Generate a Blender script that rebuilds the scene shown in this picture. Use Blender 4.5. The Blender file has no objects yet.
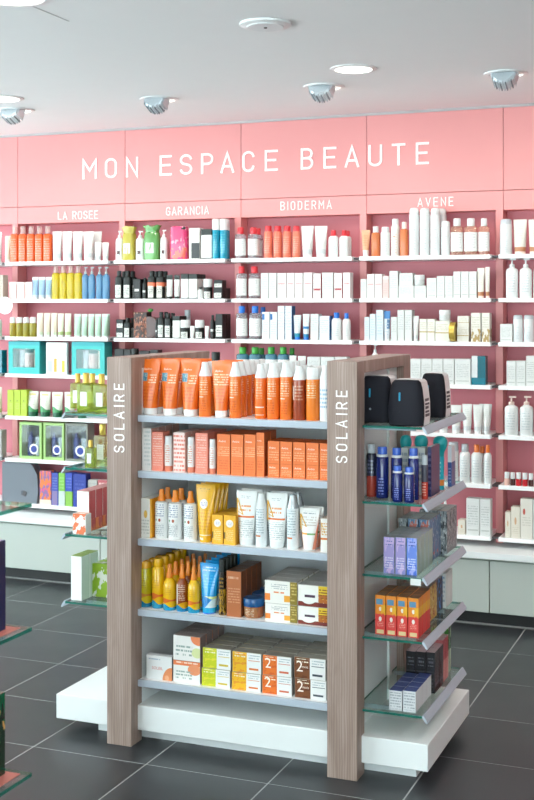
import bpy, bmesh, math, random
from mathutils import Vector, Matrix
random.seed(7)
scene = bpy.context.scene
COL = scene.collection

# ------------------------------------------------------------------ camera
F = 1218.0; TH = math.radians(21.9); H = 1.6; YH = 305.0; CX = 267.0
CT, ST = math.cos(TH), math.sin(TH)
cam = bpy.data.cameras.new('camera')
cam.sensor_fit = 'VERTICAL'; cam.sensor_height = 36.0
cam.lens = F / 800.0 * 36.0
cam.shift_y = (YH - 400.0) / 800.0      # level camera, lens shifted down
cam.clip_start = 0.05
cam.dof.use_dof = True; cam.dof.focus_distance = 4.3; cam.dof.aperture_fstop = 9.0
camo = bpy.data.objects.new('camera', cam); COL.objects.link(camo)
camo.location = (0, 0, H); camo.rotation_euler = (math.radians(90), 0, TH)
scene.camera = camo

# ------------------------------------------------------------------ world, daylight, exposure
world = bpy.data.worlds.new('daylight'); scene.world = world; world.use_nodes = True
bg = world.node_tree.nodes['Background']
bg.inputs['Color'].default_value = (0.90, 0.955, 1.0, 1); bg.inputs['Strength'].default_value = 8.4
vs = scene.view_settings
vs.view_transform = 'Standard'; vs.look = 'None'; vs.exposure = 0.0; vs.gamma = 1.0; vs.use_curve_mapping = False
scene.cycles.use_denoising = True
scene.cycles.max_bounces = 8; scene.cycles.transparent_max_bounces = 24
scene.cycles.caustics_reflective = False; scene.cycles.caustics_refractive = False
scene.cycles.sample_clamp_indirect = 6.0
CEIL = 2.635
DOWN_W = 7.0     # watts of a ceiling downlight
SPOT_W = 9.5     # watts of a wall-washing spot
def add_light(name, kind, loc, energy, color=(1, 0.93, 0.84), target=None, **kw):
    l = bpy.data.lights.new(name, kind); l.energy = energy; l.color = color
    for k, v in kw.items(): setattr(l, k, v)
    o = bpy.data.objects.new(name, l); COL.objects.link(o); o.location = loc
    if target is not None:
        o.rotation_euler = (Vector(target) - Vector(loc)).to_track_quat('-Z', 'Y').to_euler()
    return o

# ------------------------------------------------------------------ projection helpers (measured from the photograph onto real planes)
def onY(px, py, Y):
    t = (px - CX) / F; fw = Y / (t * ST + CT)
    return fw * (t * CT - ST), H - (py - YH) / F * fw
def X_at(px, Y): return onY(px, 0, Y)[0]
def Z_at(px, py, Y): return onY(px, py, Y)[1]

# ------------------------------------------------------------------ materials
def srgb0(h):
    if isinstance(h, (tuple, list)): return tuple(h[:3]) + (1,)
    h = h.lstrip('#'); v = [int(h[i:i + 2], 16) / 255 for i in (0, 2, 4)]
    return tuple((c / 12.92 if c <= 0.04045 else ((c + 0.055) / 1.055) ** 2.4) for c in v) + (1,)
srgb = srgb0
MATS = {}
def base_mat(name, col, rough=0.5, metal=0.0, coat=0.0, spec=0.5):
    m = bpy.data.materials.new(name); m.use_nodes = True
    b = m.node_tree.nodes['Principled BSDF']
    b.inputs['Base Color'].default_value = srgb(col); b.inputs['Roughness'].default_value = rough
    b.inputs['Metallic'].default_value = metal; b.inputs['Coat Weight'].default_value = coat
    b.inputs['Specular IOR Level'].default_value = spec
    m.diffuse_color = srgb(col)
    MATS[name] = m
    return m, m.node_tree, b
def plain(name, col, rough=0.5, metal=0.0, coat=0.0, spec=0.5, var=0.04):
    m, nt, b = base_mat(name, col, rough, metal, coat, spec)
    if var:
        tc = nt.nodes.new('ShaderNodeTexCoord'); nz = nt.nodes.new('ShaderNodeTexNoise'); nz.inputs['Scale'].default_value = 9
        nt.links.new(tc.outputs['Object'], nz.inputs['Vector'])
        mr = nt.nodes.new('ShaderNodeMapRange'); mr.inputs[3].default_value = 1 - var; mr.inputs[4].default_value = 1 + var
        nt.links.new(nz.outputs['Fac'], mr.inputs[0])
        vm = nt.nodes.new('ShaderNodeVectorMath'); vm.operation = 'SCALE'; vm.inputs[0].default_value = srgb(col)[:3]
        nt.links.new(mr.outputs[0], vm.inputs['Scale']); nt.links.new(vm.outputs[0], b.inputs['Base Color'])
    return m
def printed(name, base, marks=(), text=(), rough=0.45, coat=0.0, metal=0.0):
    """flat print on packaging. marks: ('r',x0,x1,z0,z1,col) front, ('b',z0,z1,col) all round, ('c',cx,cz,r,aspect,col) disc,
    ('s',col) side faces, ('t',col) top face, ('w',z,amp,col) everything below a wavy line; text: (x0,x1,z0,z1,col,lines)"""
    m, nt, b = base_mat(name, base, rough, metal, coat)
    N, L = nt.nodes, nt.links
    K = 0.8 if name.startswith('p_') else 0.92
    def srgb(h): return tuple(c * K for c in srgb0(h)[:3]) + (1,)
    tc = N.new('ShaderNodeTexCoord'); sp = N.new('ShaderNodeSeparateXYZ'); L.new(tc.outputs['Generated'], sp.inputs[0])
    ns = N.new('ShaderNodeSeparateXYZ'); L.new(tc.outputs['Normal'], ns.inputs[0])
    def mth(op, a, b_=None, c=None):
        n = N.new('ShaderNodeMath'); n.operation = op
        for i, v in enumerate((a, b_, c)):
            if v is None: continue
            if isinstance(v, (int, float)): n.inputs[i].default_value = v
            else: L.new(v, n.inputs[i])
        return n.outputs[0]
    x, z = sp.outputs['X'], sp.outputs['Z']
    front = mth('LESS_THAN', ns.outputs['Y'], -0.25)
    rgb = N.new('ShaderNodeRGB'); rgb.outputs[0].default_value = srgb(base); cur = rgb.outputs[0]
    def mix(mask, col):
        nonlocal cur
        mx = N.new('ShaderNodeMix'); mx.data_type = 'RGBA'
        L.new(mask, mx.inputs[0]); L.new(cur, mx.inputs[6]); mx.inputs[7].default_value = srgb(col); cur = mx.outputs[2]
    def rect(x0, x1, z0, z1):
        return mth('MULTIPLY', mth('COMPARE', x, (x0 + x1) / 2, abs(x1 - x0) / 2), mth('COMPARE', z, (z0 + z1) / 2, abs(z1 - z0) / 2))
    for k in marks:
        if k[0] == 'r': mix(mth('MULTIPLY', rect(*k[1:5]), front), k[5])
        elif k[0] == 'b': mix(mth('COMPARE', z, (k[1] + k[2]) / 2, (k[2] - k[1]) / 2), k[3])
        elif k[0] == 'c':
            dx = mth('MULTIPLY', mth('SUBTRACT', x, k[1]), k[4]); dz = mth('SUBTRACT', z, k[2])
            d = mth('SQRT', mth('ADD', mth('MULTIPLY', dx, dx), mth('MULTIPLY', dz, dz)))
            mix(mth('MULTIPLY', mth('LESS_THAN', d, k[3]), front), k[5])
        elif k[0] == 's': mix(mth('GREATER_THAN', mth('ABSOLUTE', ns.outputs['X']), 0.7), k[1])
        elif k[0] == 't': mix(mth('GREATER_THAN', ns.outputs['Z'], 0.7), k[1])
        elif k[0] == 'w':
            wv = mth('MULTIPLY', mth('SINE', mth('MULTIPLY', x, 5.5)), k[2])
            mix(mth('LESS_THAN', z, mth('ADD', wv, k[1])), k[3])
        elif k[0] == 'n':    # blotchy print in a rectangle
            nz = N.new('ShaderNodeTexNoise'); nz.inputs['Scale'].default_value = k[6]; L.new(tc.outputs['Generated'], nz.inputs['Vector'])
            mix(mth('MULTIPLY', rect(*k[1:5]), mth('GREATER_THAN', nz.outputs['Fac'], k[7])), k[5])
    for (x0, x1, z0, z1, col, n) in text:
        zz = mth('MULTIPLY', z, n / max(1e-3, (z1 - z0)))
        fl = mth('FLOOR', zz); fr = mth('COMPARE', mth('FRACT', zz), 0.5, 0.24)
        cb = N.new('ShaderNodeCombineXYZ'); L.new(mth('MULTIPLY', x, 9.0), cb.inputs[0]); L.new(mth('MULTIPLY', fl, 7.31), cb.inputs[1])
        nz = N.new('ShaderNodeTexNoise'); nz.inputs['Scale'].default_value = 1.6; L.new(cb.outputs[0], nz.inputs['Vector'])
        mk = mth('MULTIPLY', mth('MULTIPLY', fr, mth('GREATER_THAN', nz.outputs['Fac'], 0.46)), mth('MULTIPLY', rect(x0, x1, z0, z1), front))
        if name.startswith('p_'): col = tuple(0.55 * a_ + 0.45 * b_ for a_, b_ in zip(srgb0(base)[:3], srgb0(col)[:3]))
        mix(mk, col)
    L.new(cur, b.inputs['Base Color'])
    return m
def clear(name, tint, density=0.15, rough=0.03, body=None):
    """thin clear plastic or glass: see-through with a tint, a little body colour and a glossy skin"""
    m = bpy.data.materials.new(name); m.use_nodes = True; nt = m.node_tree; N, L = nt.nodes, nt.links
    N.remove(N['Principled BSDF']); out = N['Material Output']
    tr = N.new('ShaderNodeBsdfTransparent'); tr.inputs[0].default_value = srgb(tint)
    df = N.new('ShaderNodeBsdfDiffuse'); df.inputs[0].default_value = srgb(body or tint)
    gl = N.new('ShaderNodeBsdfGlossy'); gl.inputs[1].default_value = rough
    m1 = N.new('ShaderNodeMixShader'); m1.inputs[0].default_value = density
    L.new(tr.outputs[0], m1.inputs[1]); L.new(df.outputs[0], m1.inputs[2])
    lw = N.new('ShaderNodeLayerWeight'); lw.inputs[0].default_value = 0.5
    pw = N.new('ShaderNodeMath'); pw.operation = 'POWER'; L.new(lw.outputs['Facing'], pw.inputs[0]); pw.inputs[1].default_value = 4.5
    ma = N.new('ShaderNodeMath'); ma.operation = 'MULTIPLY_ADD'; L.new(pw.outputs[0], ma.inputs[0]); ma.inputs[1].default_value = 0.55; ma.inputs[2].default_value = 0.035
    m2 = N.new('ShaderNodeMixShader'); L.new(ma.outputs[0], m2.inputs[0]); L.new(m1.outputs[0], m2.inputs[1]); L.new(gl.outputs[0], m2.inputs[2])
    L.new(m2.outputs[0], out.inputs[0])
    MATS[name] = m; m.diffuse_color = srgb(tint)
    return m
def glow(name, col, strength):
    m = bpy.data.materials.new(name); m.use_nodes = True; b = m.node_tree.nodes['Principled BSDF']
    b.inputs['Base Color'].default_value = (1, 1, 1, 1); b.inputs['Emission Color'].default_value = srgb(col); b.inputs['Emission Strength'].default_value = strength
    MATS[name] = m; return m

def wood():
    m, nt, b = base_mat('wood', '#9c8a82', 0.5)
    N, L = nt.nodes, nt.links
    tc = N.new('ShaderNodeTexCoord'); mp = N.new('ShaderNodeMapping'); mp.inputs['Scale'].default_value = (7, 7, 0.8)
    L.new(tc.outputs['Object'], mp.inputs[0])
    n1 = N.new('ShaderNodeTexNoise'); n1.inputs['Scale'].default_value = 2.2; n1.inputs['Detail'].default_value = 5; n1.inputs['Distortion'].default_value = 1.4
    L.new(mp.outputs[0], n1.inputs[0])
    wv = N.new('ShaderNodeTexWave'); wv.wave_type = 'BANDS'; wv.bands_direction = 'X'; wv.inputs['Scale'].default_value = 5.0
    wv.inputs['Distortion'].default_value = 9; wv.inputs['Detail'].default_value = 3; wv.inputs['Detail Scale'].default_value = 0.8
    L.new(mp.outputs[0], wv.inputs[0])
    mp2 = N.new('ShaderNodeMapping'); mp2.inputs['Scale'].default_value = (160, 160, 3); L.new(tc.outputs['Object'], mp2.inputs[0])
    n2 = N.new('ShaderNodeTexNoise'); n2.inputs['Scale'].default_value = 1; L.new(mp2.outputs[0], n2.inputs[0])
    a = N.new('ShaderNodeMath'); a.operation = 'MULTIPLY_ADD'; L.new(wv.outputs['Fac'], a.inputs[0]); a.inputs[1].default_value = 0.24; L.new(n1.outputs['Fac'], a.inputs[2])
    a2 = N.new('ShaderNodeMath'); a2.operation = 'MULTIPLY_ADD'; L.new(n2.outputs['Fac'], a2.inputs[0]); a2.inputs[1].default_value = 0.35; L.new(a.outputs[0], a2.inputs[2])
    cr = N.new('ShaderNodeValToRGB'); L.new(a2.outputs[0], cr.inputs[0])
    e = cr.color_ramp.elements; e[0].position = 0.4; e[0].color = srgb('#846e64'); e[1].position = 1.2; e[1].color = srgb('#aa958b')
    e2 = cr.color_ramp.elements.new(0.8); e2.color = srgb('#988278')
    L.new(cr.outputs[0], b.inputs['Base Color'])
    return m
def tile_mat():
    m, nt, b = base_mat('slate_tile', '#3a3e42', 0.32)
    N, L = nt.nodes, nt.links
    tc = N.new('ShaderNodeTexCoord'); n1 = N.new('ShaderNodeTexNoise'); n1.inputs['Scale'].default_value = 5; n1.inputs['Detail'].default_value = 6
    L.new(tc.outputs['Object'], n1.inputs[0])
    oi = N.new('ShaderNodeObjectInfo')
    a = N.new('ShaderNodeMath'); a.operation = 'MULTIPLY_ADD'; L.new(oi.outputs['Random'], a.inputs[0]); a.inputs[1].default_value = 0.12; L.new(n1.outputs['Fac'], a.inputs[2])
    cr = N.new('ShaderNodeValToRGB'); L.new(a.outputs[0], cr.inputs[0])
    cr.color_ramp.elements[0].position = 0.3; cr.color_ramp.elements[0].color = srgb('#26292c')
    cr.color_ramp.elements[1].position = 0.85; cr.color_ramp.elements[1].color = srgb('#34373b')
    L.new(cr.outputs[0], b.inputs['Base Color'])
    mr = N.new('ShaderNodeMapRange'); L.new(n1.outputs['Fac'], mr.inputs[0]); mr.inputs[3].default_value = 0.26; mr.inputs[4].default_value = 0.42
    L.new(mr.outputs[0], b.inputs['Roughness'])
    return m

wood(); tile_mat()
plain('grout', '#aeb1b1', 0.8)
plain('rose', '#cb7882', 0.5, var=0.015)  # the wall pink deepened: shade inside the niches put into the colour
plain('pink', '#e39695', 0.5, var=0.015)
plain('ceiling_white', '#f3f4f4', 0.9, var=0.01)
plain('wall_dark', '#b0aaa4', 0.8, var=0.03)
plain('wall_white', '#e6e6e4', 0.8, var=0.01)
plain('shelf_white', '#f4f5f6', 0.35, var=0.01)
plain('unit_white', '#e9ecec', 0.4, var=0.015)
plain('panel_grey', '#e6e9ea', 0.5, var=0.015)
plain('rail_grey', '#b1bbc8', 0.5, var=0.015)
plain('black_plinth', '#141516', 0.5)
plain('dark_metal', '#4a464a', 0.5)
plain('cabinet', '#b6bcb5', 0.4, var=0.015)
plain('letter_white', '#fbf7f5', 0.5, var=0.0)
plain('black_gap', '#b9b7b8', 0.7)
plain('chrome', '#ccd4da', 0.3, metal=0.35)
plain('trim_white', '#eceded', 0.4, var=0)
glow('lamp_disc', '#fff8ee', 9.0)
glow('spot_lens', '#fff4e6', 12.0)
clear('shelf_glass', '#eef7f4', 0.02, 0.02, '#cfe6df')
clear('glass_edge', '#58ad9c', 0.4, 0.05, '#2a9080')
clear('window_glass', '#f4fbfa', 0.0, 0.01)

# ------------------------------------------------------------------ mesh helpers
def new_mesh(name, verts, faces, mats, smooth=False, midx=None):
    me = bpy.data.meshes.new(name); me.from_pydata(verts, [], faces)
    for m in mats: me.materials.append(MATS[m])
    if midx:
        for p, i in zip(me.polygons, midx): p.material_index = i
    if smooth:
        me.polygons.foreach_set('use_smooth', [True] * len(me.polygons))
        try: me.set_sharp_from_angle(angle=math.radians(38))
        except Exception: pass
    me.update()
    return me
BOXC = {}
def box_mesh(x0, x1, y0, y1, z0, z1, mat, bevel=0.0, edge=None):
    key = tuple(round(v, 5) for v in (x0, x1, y0, y1, z0, z1, bevel)) + (mat, edge)
    if key in BOXC: return BOXC[key]
    bm = bmesh.new()
    vs_ = [bm.verts.new(p) for p in ((x0, y0, z0), (x1, y0, z0), (x1, y1, z0), (x0, y1, z0), (x0, y0, z1), (x1, y0, z1), (x1, y1, z1), (x0, y1, z1))]
    for f in ((0, 3, 2, 1), (4, 5, 6, 7), (0, 1, 5, 4), (1, 2, 6, 5), (2, 3, 7, 6), (3, 0, 4, 7)): bm.faces.new([vs_[i] for i in f])
    if bevel: bmesh.ops.bevel(bm, geom=list(bm.edges), offset=bevel, segments=1, affect='EDGES')
    bm.normal_update()
    me = bpy.data.meshes.new('box'); me.materials.append(MATS[mat])
    if edge:
        me.materials.append(MATS[edge])
        for f in bm.faces:
            if abs(f.normal.z) < 0.5: f.material_index = 1
    bm.to_mesh(me); bm.free(); BOXC[key] = me
    return me
def lathe(prof, w, h, mat, n=20, sy=1.0, pw=2.0):
    """turn a (radius, height) profile, relative to half-width and height; pw>2 squares the section, sy flattens it"""
    verts, faces = [], []
    pts = []
    for i in range(n):
        a = 2 * math.pi * (i + 0.5) / n; c, s = math.cos(a), math.sin(a)
        k = (abs(c) ** pw + abs(s) ** pw) ** (-1.0 / pw)
        pts.append((c * k, s * k * sy))
    for (r, z) in prof:
        for (px, py) in pts: verts.append((px * r * w / 2, py * r * w / 2, z * h))
    for j in range(len(prof) - 1):
        for i in range(n):
            a, b = j * n + i, j * n + (i + 1) % n
            faces.append((a, b, b + n, a + n))
    faces.append(tuple(reversed(range(n)))); k = (len(prof) - 1) * n
    faces.append(tuple(range(k, k + n)))
    return new_mesh('lathe', verts, faces, [mat], True)
def loft_tube(w, h, wb, z0, mat, crimp=True, n=20):
    """squeeze tube: round at the cap end, flat at the sealed end"""
    verts, faces = [], []
    steps = [0, 0.1, 0.3, 0.5, 0.7, 0.86, 0.94, 0.945, 1.0]
    for t in steps:
        tt = min(1, t / 0.94)
        hw = wb / 2 + (w / 2 - wb / 2) * (tt ** 0.85); hd = (wb / 2) * (1 - tt ** 1.6) + 0.0018
        for i in range(n):
            a = 2 * math.pi * (i + 0.5) / n
            verts.append((math.cos(a) * hw, math.sin(a) * hd, z0 + (h - z0) * t))
    for j in range(len(steps) - 1):
        for i in range(n):
            a, b = j * n + i, j * n + (i + 1) % n; faces.append((a, b, b + n, a + n))
    faces.append(tuple(reversed(range(n)))); k = (len(steps) - 1) * n; faces.append(tuple(range(k, k + n)))
    return new_mesh('tube', verts, faces, [mat], True)
def merge(*meshes):
    bm = bmesh.new(); mats = []
    for me in meshes:
        off = len(bm.faces); bm.from_mesh(me); bm.faces.ensure_lookup_table()
        for f in bm.faces[off:]:
            mt = me.materials[f.material_index]
            if mt not in mats: mats.append(mt)
            f.material_index = mats.index(mt)
    me = bpy.data.meshes.new('merged'); bm.to_mesh(me); bm.free()
    for m in mats: me.materials.append(m)
    return me
def link(name, me, parent=None, loc=(0, 0, 0), rot=None):
    o = bpy.data.objects.new(name, me); COL.objects.link(o); o.location = loc
    if rot: o.rotation_euler = rot
    if parent: o.parent = parent
    return o
def tag(o, label=None, cat=None, group=None, kind=None):
    for k, v in (('label', label), ('category', cat), ('group', group), ('kind', kind)):
        if v: o[k] = v
    return o
def wbox(name, parent, x0, x1, y0, y1, z0, z1, mat, bevel=0.0, edge=None):
    """a box given in world coordinates, as a child of parent (an unrotated Empty)"""
    cx, cy, cz = (x0 + x1) / 2, (y0 + y1) / 2, (z0 + z1) / 2
    me = box_mesh(x0 - cx, x1 - cx, y0 - cy, y1 - cy, z0 - cz, z1 - cz, mat, bevel, edge)
    o = link(name, me, parent)
    p = Vector((0, 0, 0)); q = parent
    while q is not None: p += q.location; q = q.parent
    o.location = Vector((cx, cy, cz)) - p
    return o

# ------------------------------------------------------------------ stroke lettering
def arc(cx, cy, rx, ry, a0, a1, n=10):
    return [(cx + rx * math.cos(math.radians(a0 + (a1 - a0) * i / n)), cy + ry * math.sin(math.radians(a0 + (a1 - a0) * i / n))) for i in range(n + 1)]
def letter_strokes(c):
    w = 0.5; r = w / 2
    O = (arc(r, 1 - r, r, r, 0, 180) + arc(r, r, r, r, 180, 360), True)
    return {
        'M': (0.6, [([(0, 0), (0, 1), (0.3, 0.42), (0.6, 1), (0.6, 0)], False)]),
        'N': (0.52, [([(0, 0), (0, 1), (0.52, 0), (0.52, 1)], False)]),
        'O': (w, [O]),
        'E': (0.46, [([(0.46, 1), (0, 1), (0, 0), (0.46, 0)], False), ([(0, 0.52), (0.4, 0.52)], False)]),
        'S': (w, [(arc(r, 0.76, r, 0.24, 15, 180) + arc(r, 0.74, r, 0.22, 180, 250, 5) + arc(r, 0.26, r, 0.24, 70, 0, 5) + arc(r, 0.24, r, 0.24, 0, -165), False)]),
        'P': (w, [([(0, 0), (0, 1)], False), ([(0, 1), (0.26, 1)] + arc(0.26, 0.74, 0.24, 0.26, 90, -90) + [(0, 0.48)], False)]),
        'A': (0.56, [([(0, 0), (0.28, 1), (0.56, 0)], False), ([(0.09, 0.3), (0.47, 0.3)], False)]),
        'C': (w, [(arc(r, 1 - r, r, r, 10, 180) + arc(r, r, r, r, 180, 350), False)]),
        'B': (w, [([(0, 0), (0, 1)], False), ([(0, 1), (0.26, 1)] + arc(0.26, 0.765, 0.21, 0.235, 90, -90) + [(0, 0.53)], False), ([(0.26, 0.53)] + arc(0.26, 0.265, 0.24, 0.265, 90, -90) + [(0, 0)], False)]),
        'U': (w, [([(0, 1), (0, r)] + arc(r, r, r, r, 180, 360) + [(w, 1)], False)]),
        'T': (0.52, [([(0, 1), (0.52, 1)], False), ([(0.26, 1), (0.26, 0)], False)]),
        'L': (0.42, [([(0, 1), (0, 0), (0.42, 0)], False)]),
        'R': (w, [([(0, 0), (0, 1)], False), ([(0, 1), (0.26, 1)] + arc(0.26, 0.74, 0.24, 0.26, 90, -90) + [(0, 0.48)], False), ([(0.26, 0.48), (0.5, 0)], False)]),
        'G': (w, [(arc(r, 1 - r, r, r, 10, 180) + arc(r, r, r, r, 180, 360) + [(w, 0.48), (0.28, 0.48)], False)]),
        'I': (0.0, [([(0, 0), (0, 1)], False)]),
        'D': (w, [([(0, 0), (0, 1)], False), ([(0, 1), (0.25, 1)] + arc(0.25, 0.7, 0.25, 0.3, 90, 0, 6) + arc(0.25, 0.3, 0.25, 0.3, 0, -90, 6) + [(0, 0)], False)]),
        'V': (0.54, [([(0, 1), (0.27, 0), (0.54, 1)], False)]),
    }[c]
def letter_mesh(c, size, thick, depth, mat, wscale=1.0):
    """raised letter in the XZ plane, front at -Y"""
    w, strokes = letter_strokes(c); verts, faces = [], []
    hw = thick / 2
    depth0 = depth
    for si, (pts, closed) in enumerate(strokes):
        depth = depth0 + 0.0004 * si
        P = [Vector((x * size * wscale, y * size)) for x, y in pts]
        Q = [P[0]]
        for p in P[1:]:
            if (p - Q[-1]).length > size * 0.012: Q.append(p)
        if closed and (Q[0] - Q[-1]).length < size * 0.012: Q.pop()
        n = len(Q); base = len(verts)
        for i in range(n):
            a = Q[i - 1] if (i > 0 or closed) else None; b = Q[(i + 1) % n] if (i < n - 1 or closed) else None
            d1 = (Q[i] - a).normalized() if a is not None else None; d2 = (b - Q[i]).normalized() if b is not None else None
            if d1 is None: d1 = d2
            if d2 is None: d2 = d1
            t = d1 + d2
            t = t.normalized() if t.length > 1e-4 else d1
            nrm = Vector((-t.y, t.x)); k = 1.0 / max(0.38, nrm.dot(Vector((-d1.y, d1.x))))
            e = Vector((0, 0))
            if not closed and i == 0: e = -d2 * hw
            if not closed and i == n - 1: e = d1 * hw
            for sgn in (1, -1):
                p = Q[i] + e + nrm * hw * k * sgn
                verts.append((p.x, -depth, p.y)); verts.append((p.x, 0, p.y))
        m = n if closed else n - 1
        for i in range(m):
            a = base + 4 * i; b = base + 4 * ((i + 1) % n)
            faces += [(a, a + 2, b + 2, b), (a + 1, b + 1, b + 3, a + 3), (a, b, b + 1, a + 1), (a + 2, a + 3, b + 3, b + 2)]
        if not closed:
            a = base; faces.append((a, a + 1, a + 3, a + 2)); a = base + 4 * (n - 1); faces.append((a, a + 2, a + 3, a + 1))
    me = new_mesh('letter', verts, faces, [mat])
    bm = bmesh.new(); bm.from_mesh(me); bmesh.ops.recalc_face_normals(bm, faces=bm.faces); bm.to_mesh(me); bm.free()
    return me, w * size * wscale
TEXTC = {}
def text_mesh(s, size, mat, sx=1.0):
    """flat printed lettering, in the XZ plane facing -Y, left-aligned on its baseline"""
    k = (s, round(size, 4), mat, round(sx, 3))
    if k in TEXTC: return TEXTC[k]
    cu = bpy.data.curves.new('lettering', 'FONT'); cu.body = s; cu.size = size; cu.resolution_u = 2; cu.fill_mode = 'FRONT'
    ob = bpy.data.objects.new('lettering_tmp', cu); COL.objects.link(ob)
    dg = bpy.context.evaluated_depsgraph_get()
    me = bpy.data.meshes.new_from_object(ob.evaluated_get(dg))
    bpy.data.objects.remove(ob); bpy.data.curves.remove(cu)
    me.transform(Matrix.Scale(sx, 4, (1, 0, 0))); me.transform(Matrix.Rotation(math.radians(90), 4, 'X'))
    me.materials.clear(); me.materials.append(MATS[mat]); TEXTC[k] = me
    return me

# ================================================================== ROOM
RX0, RX1, RY0, RY1 = -6.6, 2.8, -2.4, 6.45
YU, YS, YB = 6.31, 6.17, 6.41          # upright / header face, shelf front, back panel face
def root(name, loc, label=None, cat=None, group=None, kind=None):
    o = link(name, None, None, loc); return tag(o, label, cat, group, kind)
fl = root('floor', (0, 0, 0), 'dark slate floor tiles laid in a square grid', None, None, 'structure')
wbox('grout_bed', fl, RX0, RX1, RY0, RY1, -0.03, -0.0008, 'grout')
TP = 0.457; TX0 = -1.06; TY0 = 3.78
tm = box_mesh(-TP / 2 + 0.0027, TP / 2 - 0.0027, -TP / 2 + 0.0027, TP / 2 - 0.0027, -0.001, 0.0, 'slate_tile', 0.0003)
for i in range(-12, 9):
    for j in range(-9, 6):
        x = TX0 + (i + 0.5) * TP; y = TY0 + (j + 0.5) * TP
        if RX0 + TP / 2 < x < RX1 - TP / 2 and RY0 + TP / 2 < y < RY1 - TP / 2 and y > 1.6 and x < 0.6:
            link('tile', tm, fl, (x, y, 0))
big = link('tile_field', new_mesh('tile_field', [(RX0, RY0, -.0005), (RX1, RY0, -.0005), (RX1, 1.6, -.0005), (RX0, 1.6, -.0005), (0.6, 1.6, -.0005), (RX1, 1.6, -.0005), (RX1, RY1, -.0005), (0.6, RY1, -.0005)],
                                       [(0, 1, 2, 3), (4, 5, 6, 7)], ['slate_tile']), fl)
big['kind'] = 'stuff'
cl = link('ceiling', box_mesh(RX0, RX1, RY0, RY1, CEIL, CEIL + 0.08, 'ceiling_white')); tag(cl, 'plain white plasterboard ceiling with recessed lamps', kind='structure')
wb_ = link('wall_back', box_mesh(RX0, RX1, RY1, RY1 + 0.1, 0, CEIL, 'pink')); tag(wb_, 'pink back wall behind the shelving bays', kind='structure')
wr = link('wall_right', box_mesh(RX1, RX1 + 0.1, RY0, RY1 + 0.1, 0, CEIL, 'wall_dark')); tag(wr, kind='structure')
wf = root('wall_front', (0, RY0, 0), kind='structure')
wbox('lower_wall', wf, RX0, RX1, RY0 - 0.1, RY0, 0, 0.15, 'wall_white'); wbox('upper_wall', wf, RX0, RX1, RY0 - 0.1, RY0, 2.5, CEIL, 'wall_white')
wi2 = root('window_2', (0, RY0, 0), kind='structure')
wbox('window_pane', wi2, RX0, RX1, RY0 - 0.055, RY0 - 0.045, 0.15, 2.5, 'window_glass')
for x in (RX0 + 0.03, -4.3, -2.0, 0.3, RX1 - 0.03): wbox('window_frame', wi2, x - 0.03, x + 0.03, RY0 - 0.1, RY0, 0.15, 2.5, 'dark_metal')
wl = root('wall_left', (RX0, 0, 0), kind='structure')
wbox('lower_wall', wl, RX0 - 0.1, RX0, RY0, RY1, 0, 0.25, 'wall_white')
wbox('upper_wall', wl, RX0 - 0.1, RX0, RY0, RY1, 2.5, CEIL, 'wall_white')
wi = root('window_1', (RX0, 0, 0), kind='structure')
wbox('window_pane', wi, RX0 - 0.055, RX0 - 0.045, RY0, RY1, 0.25, 2.5, 'window_glass')
for y in (RY0 + 0.03, -0.2, 2.0, 4.2, RY1 - 0.03): wbox('window_frame', wi, RX0 - 0.1, RX0, y - 0.03, y + 0.03, 0.25, 2.5, 'dark_metal')
tr = link('shadow_gap_strip', box_mesh(RX0, RX1, YU - 0.004, YU + 0.02, CEIL - 0.012, CEIL, 'black_gap')); tag(tr, 'thin grey strip standing in for the shadow gap between header and ceiling', kind='structure')  # solid grey strip stands in for the dark shadow gap below the ceiling

# ------------------------------------------------------------------ pink shelving bays
PITCH = 0.7385; XU = [-1.2370 - PITCH * k for k in range(-1, 6)]   # centres of the uprights, right to left
SHELF_Z = [1.857, 1.635, 1.411, 1.191, 0.939, 0.686, 0.421]
BAYS = {5: (XU[1], XU[0]), 4: (XU[2], XU[1]), 3: (XU[3], XU[2]), 2: (XU[4], XU[3]), 1: (XU[5], XU[4]), 0: (XU[6], XU[5])}
BAYNAME = {0: 'cut-off leftmost', 1: 'first full', 2: 'second full', 3: 'third full', 4: 'fourth full', 5: 'cut-off rightmost'}
BAYLABEL = {0: 'leftmost pink shelving bay, only a sliver beside the turquoise boxes', 1: 'pink shelving bay holding turquoise window boxes and green gift sets',
            2: 'pink shelving bay filled with dark bottles and a pink gift bag', 3: 'pink shelving bay with red, blue and green capped bottles',
            4: 'pink shelving bay with tall white spray cans on top', 5: 'pink shelving bay cut off at the right photo edge'}
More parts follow.
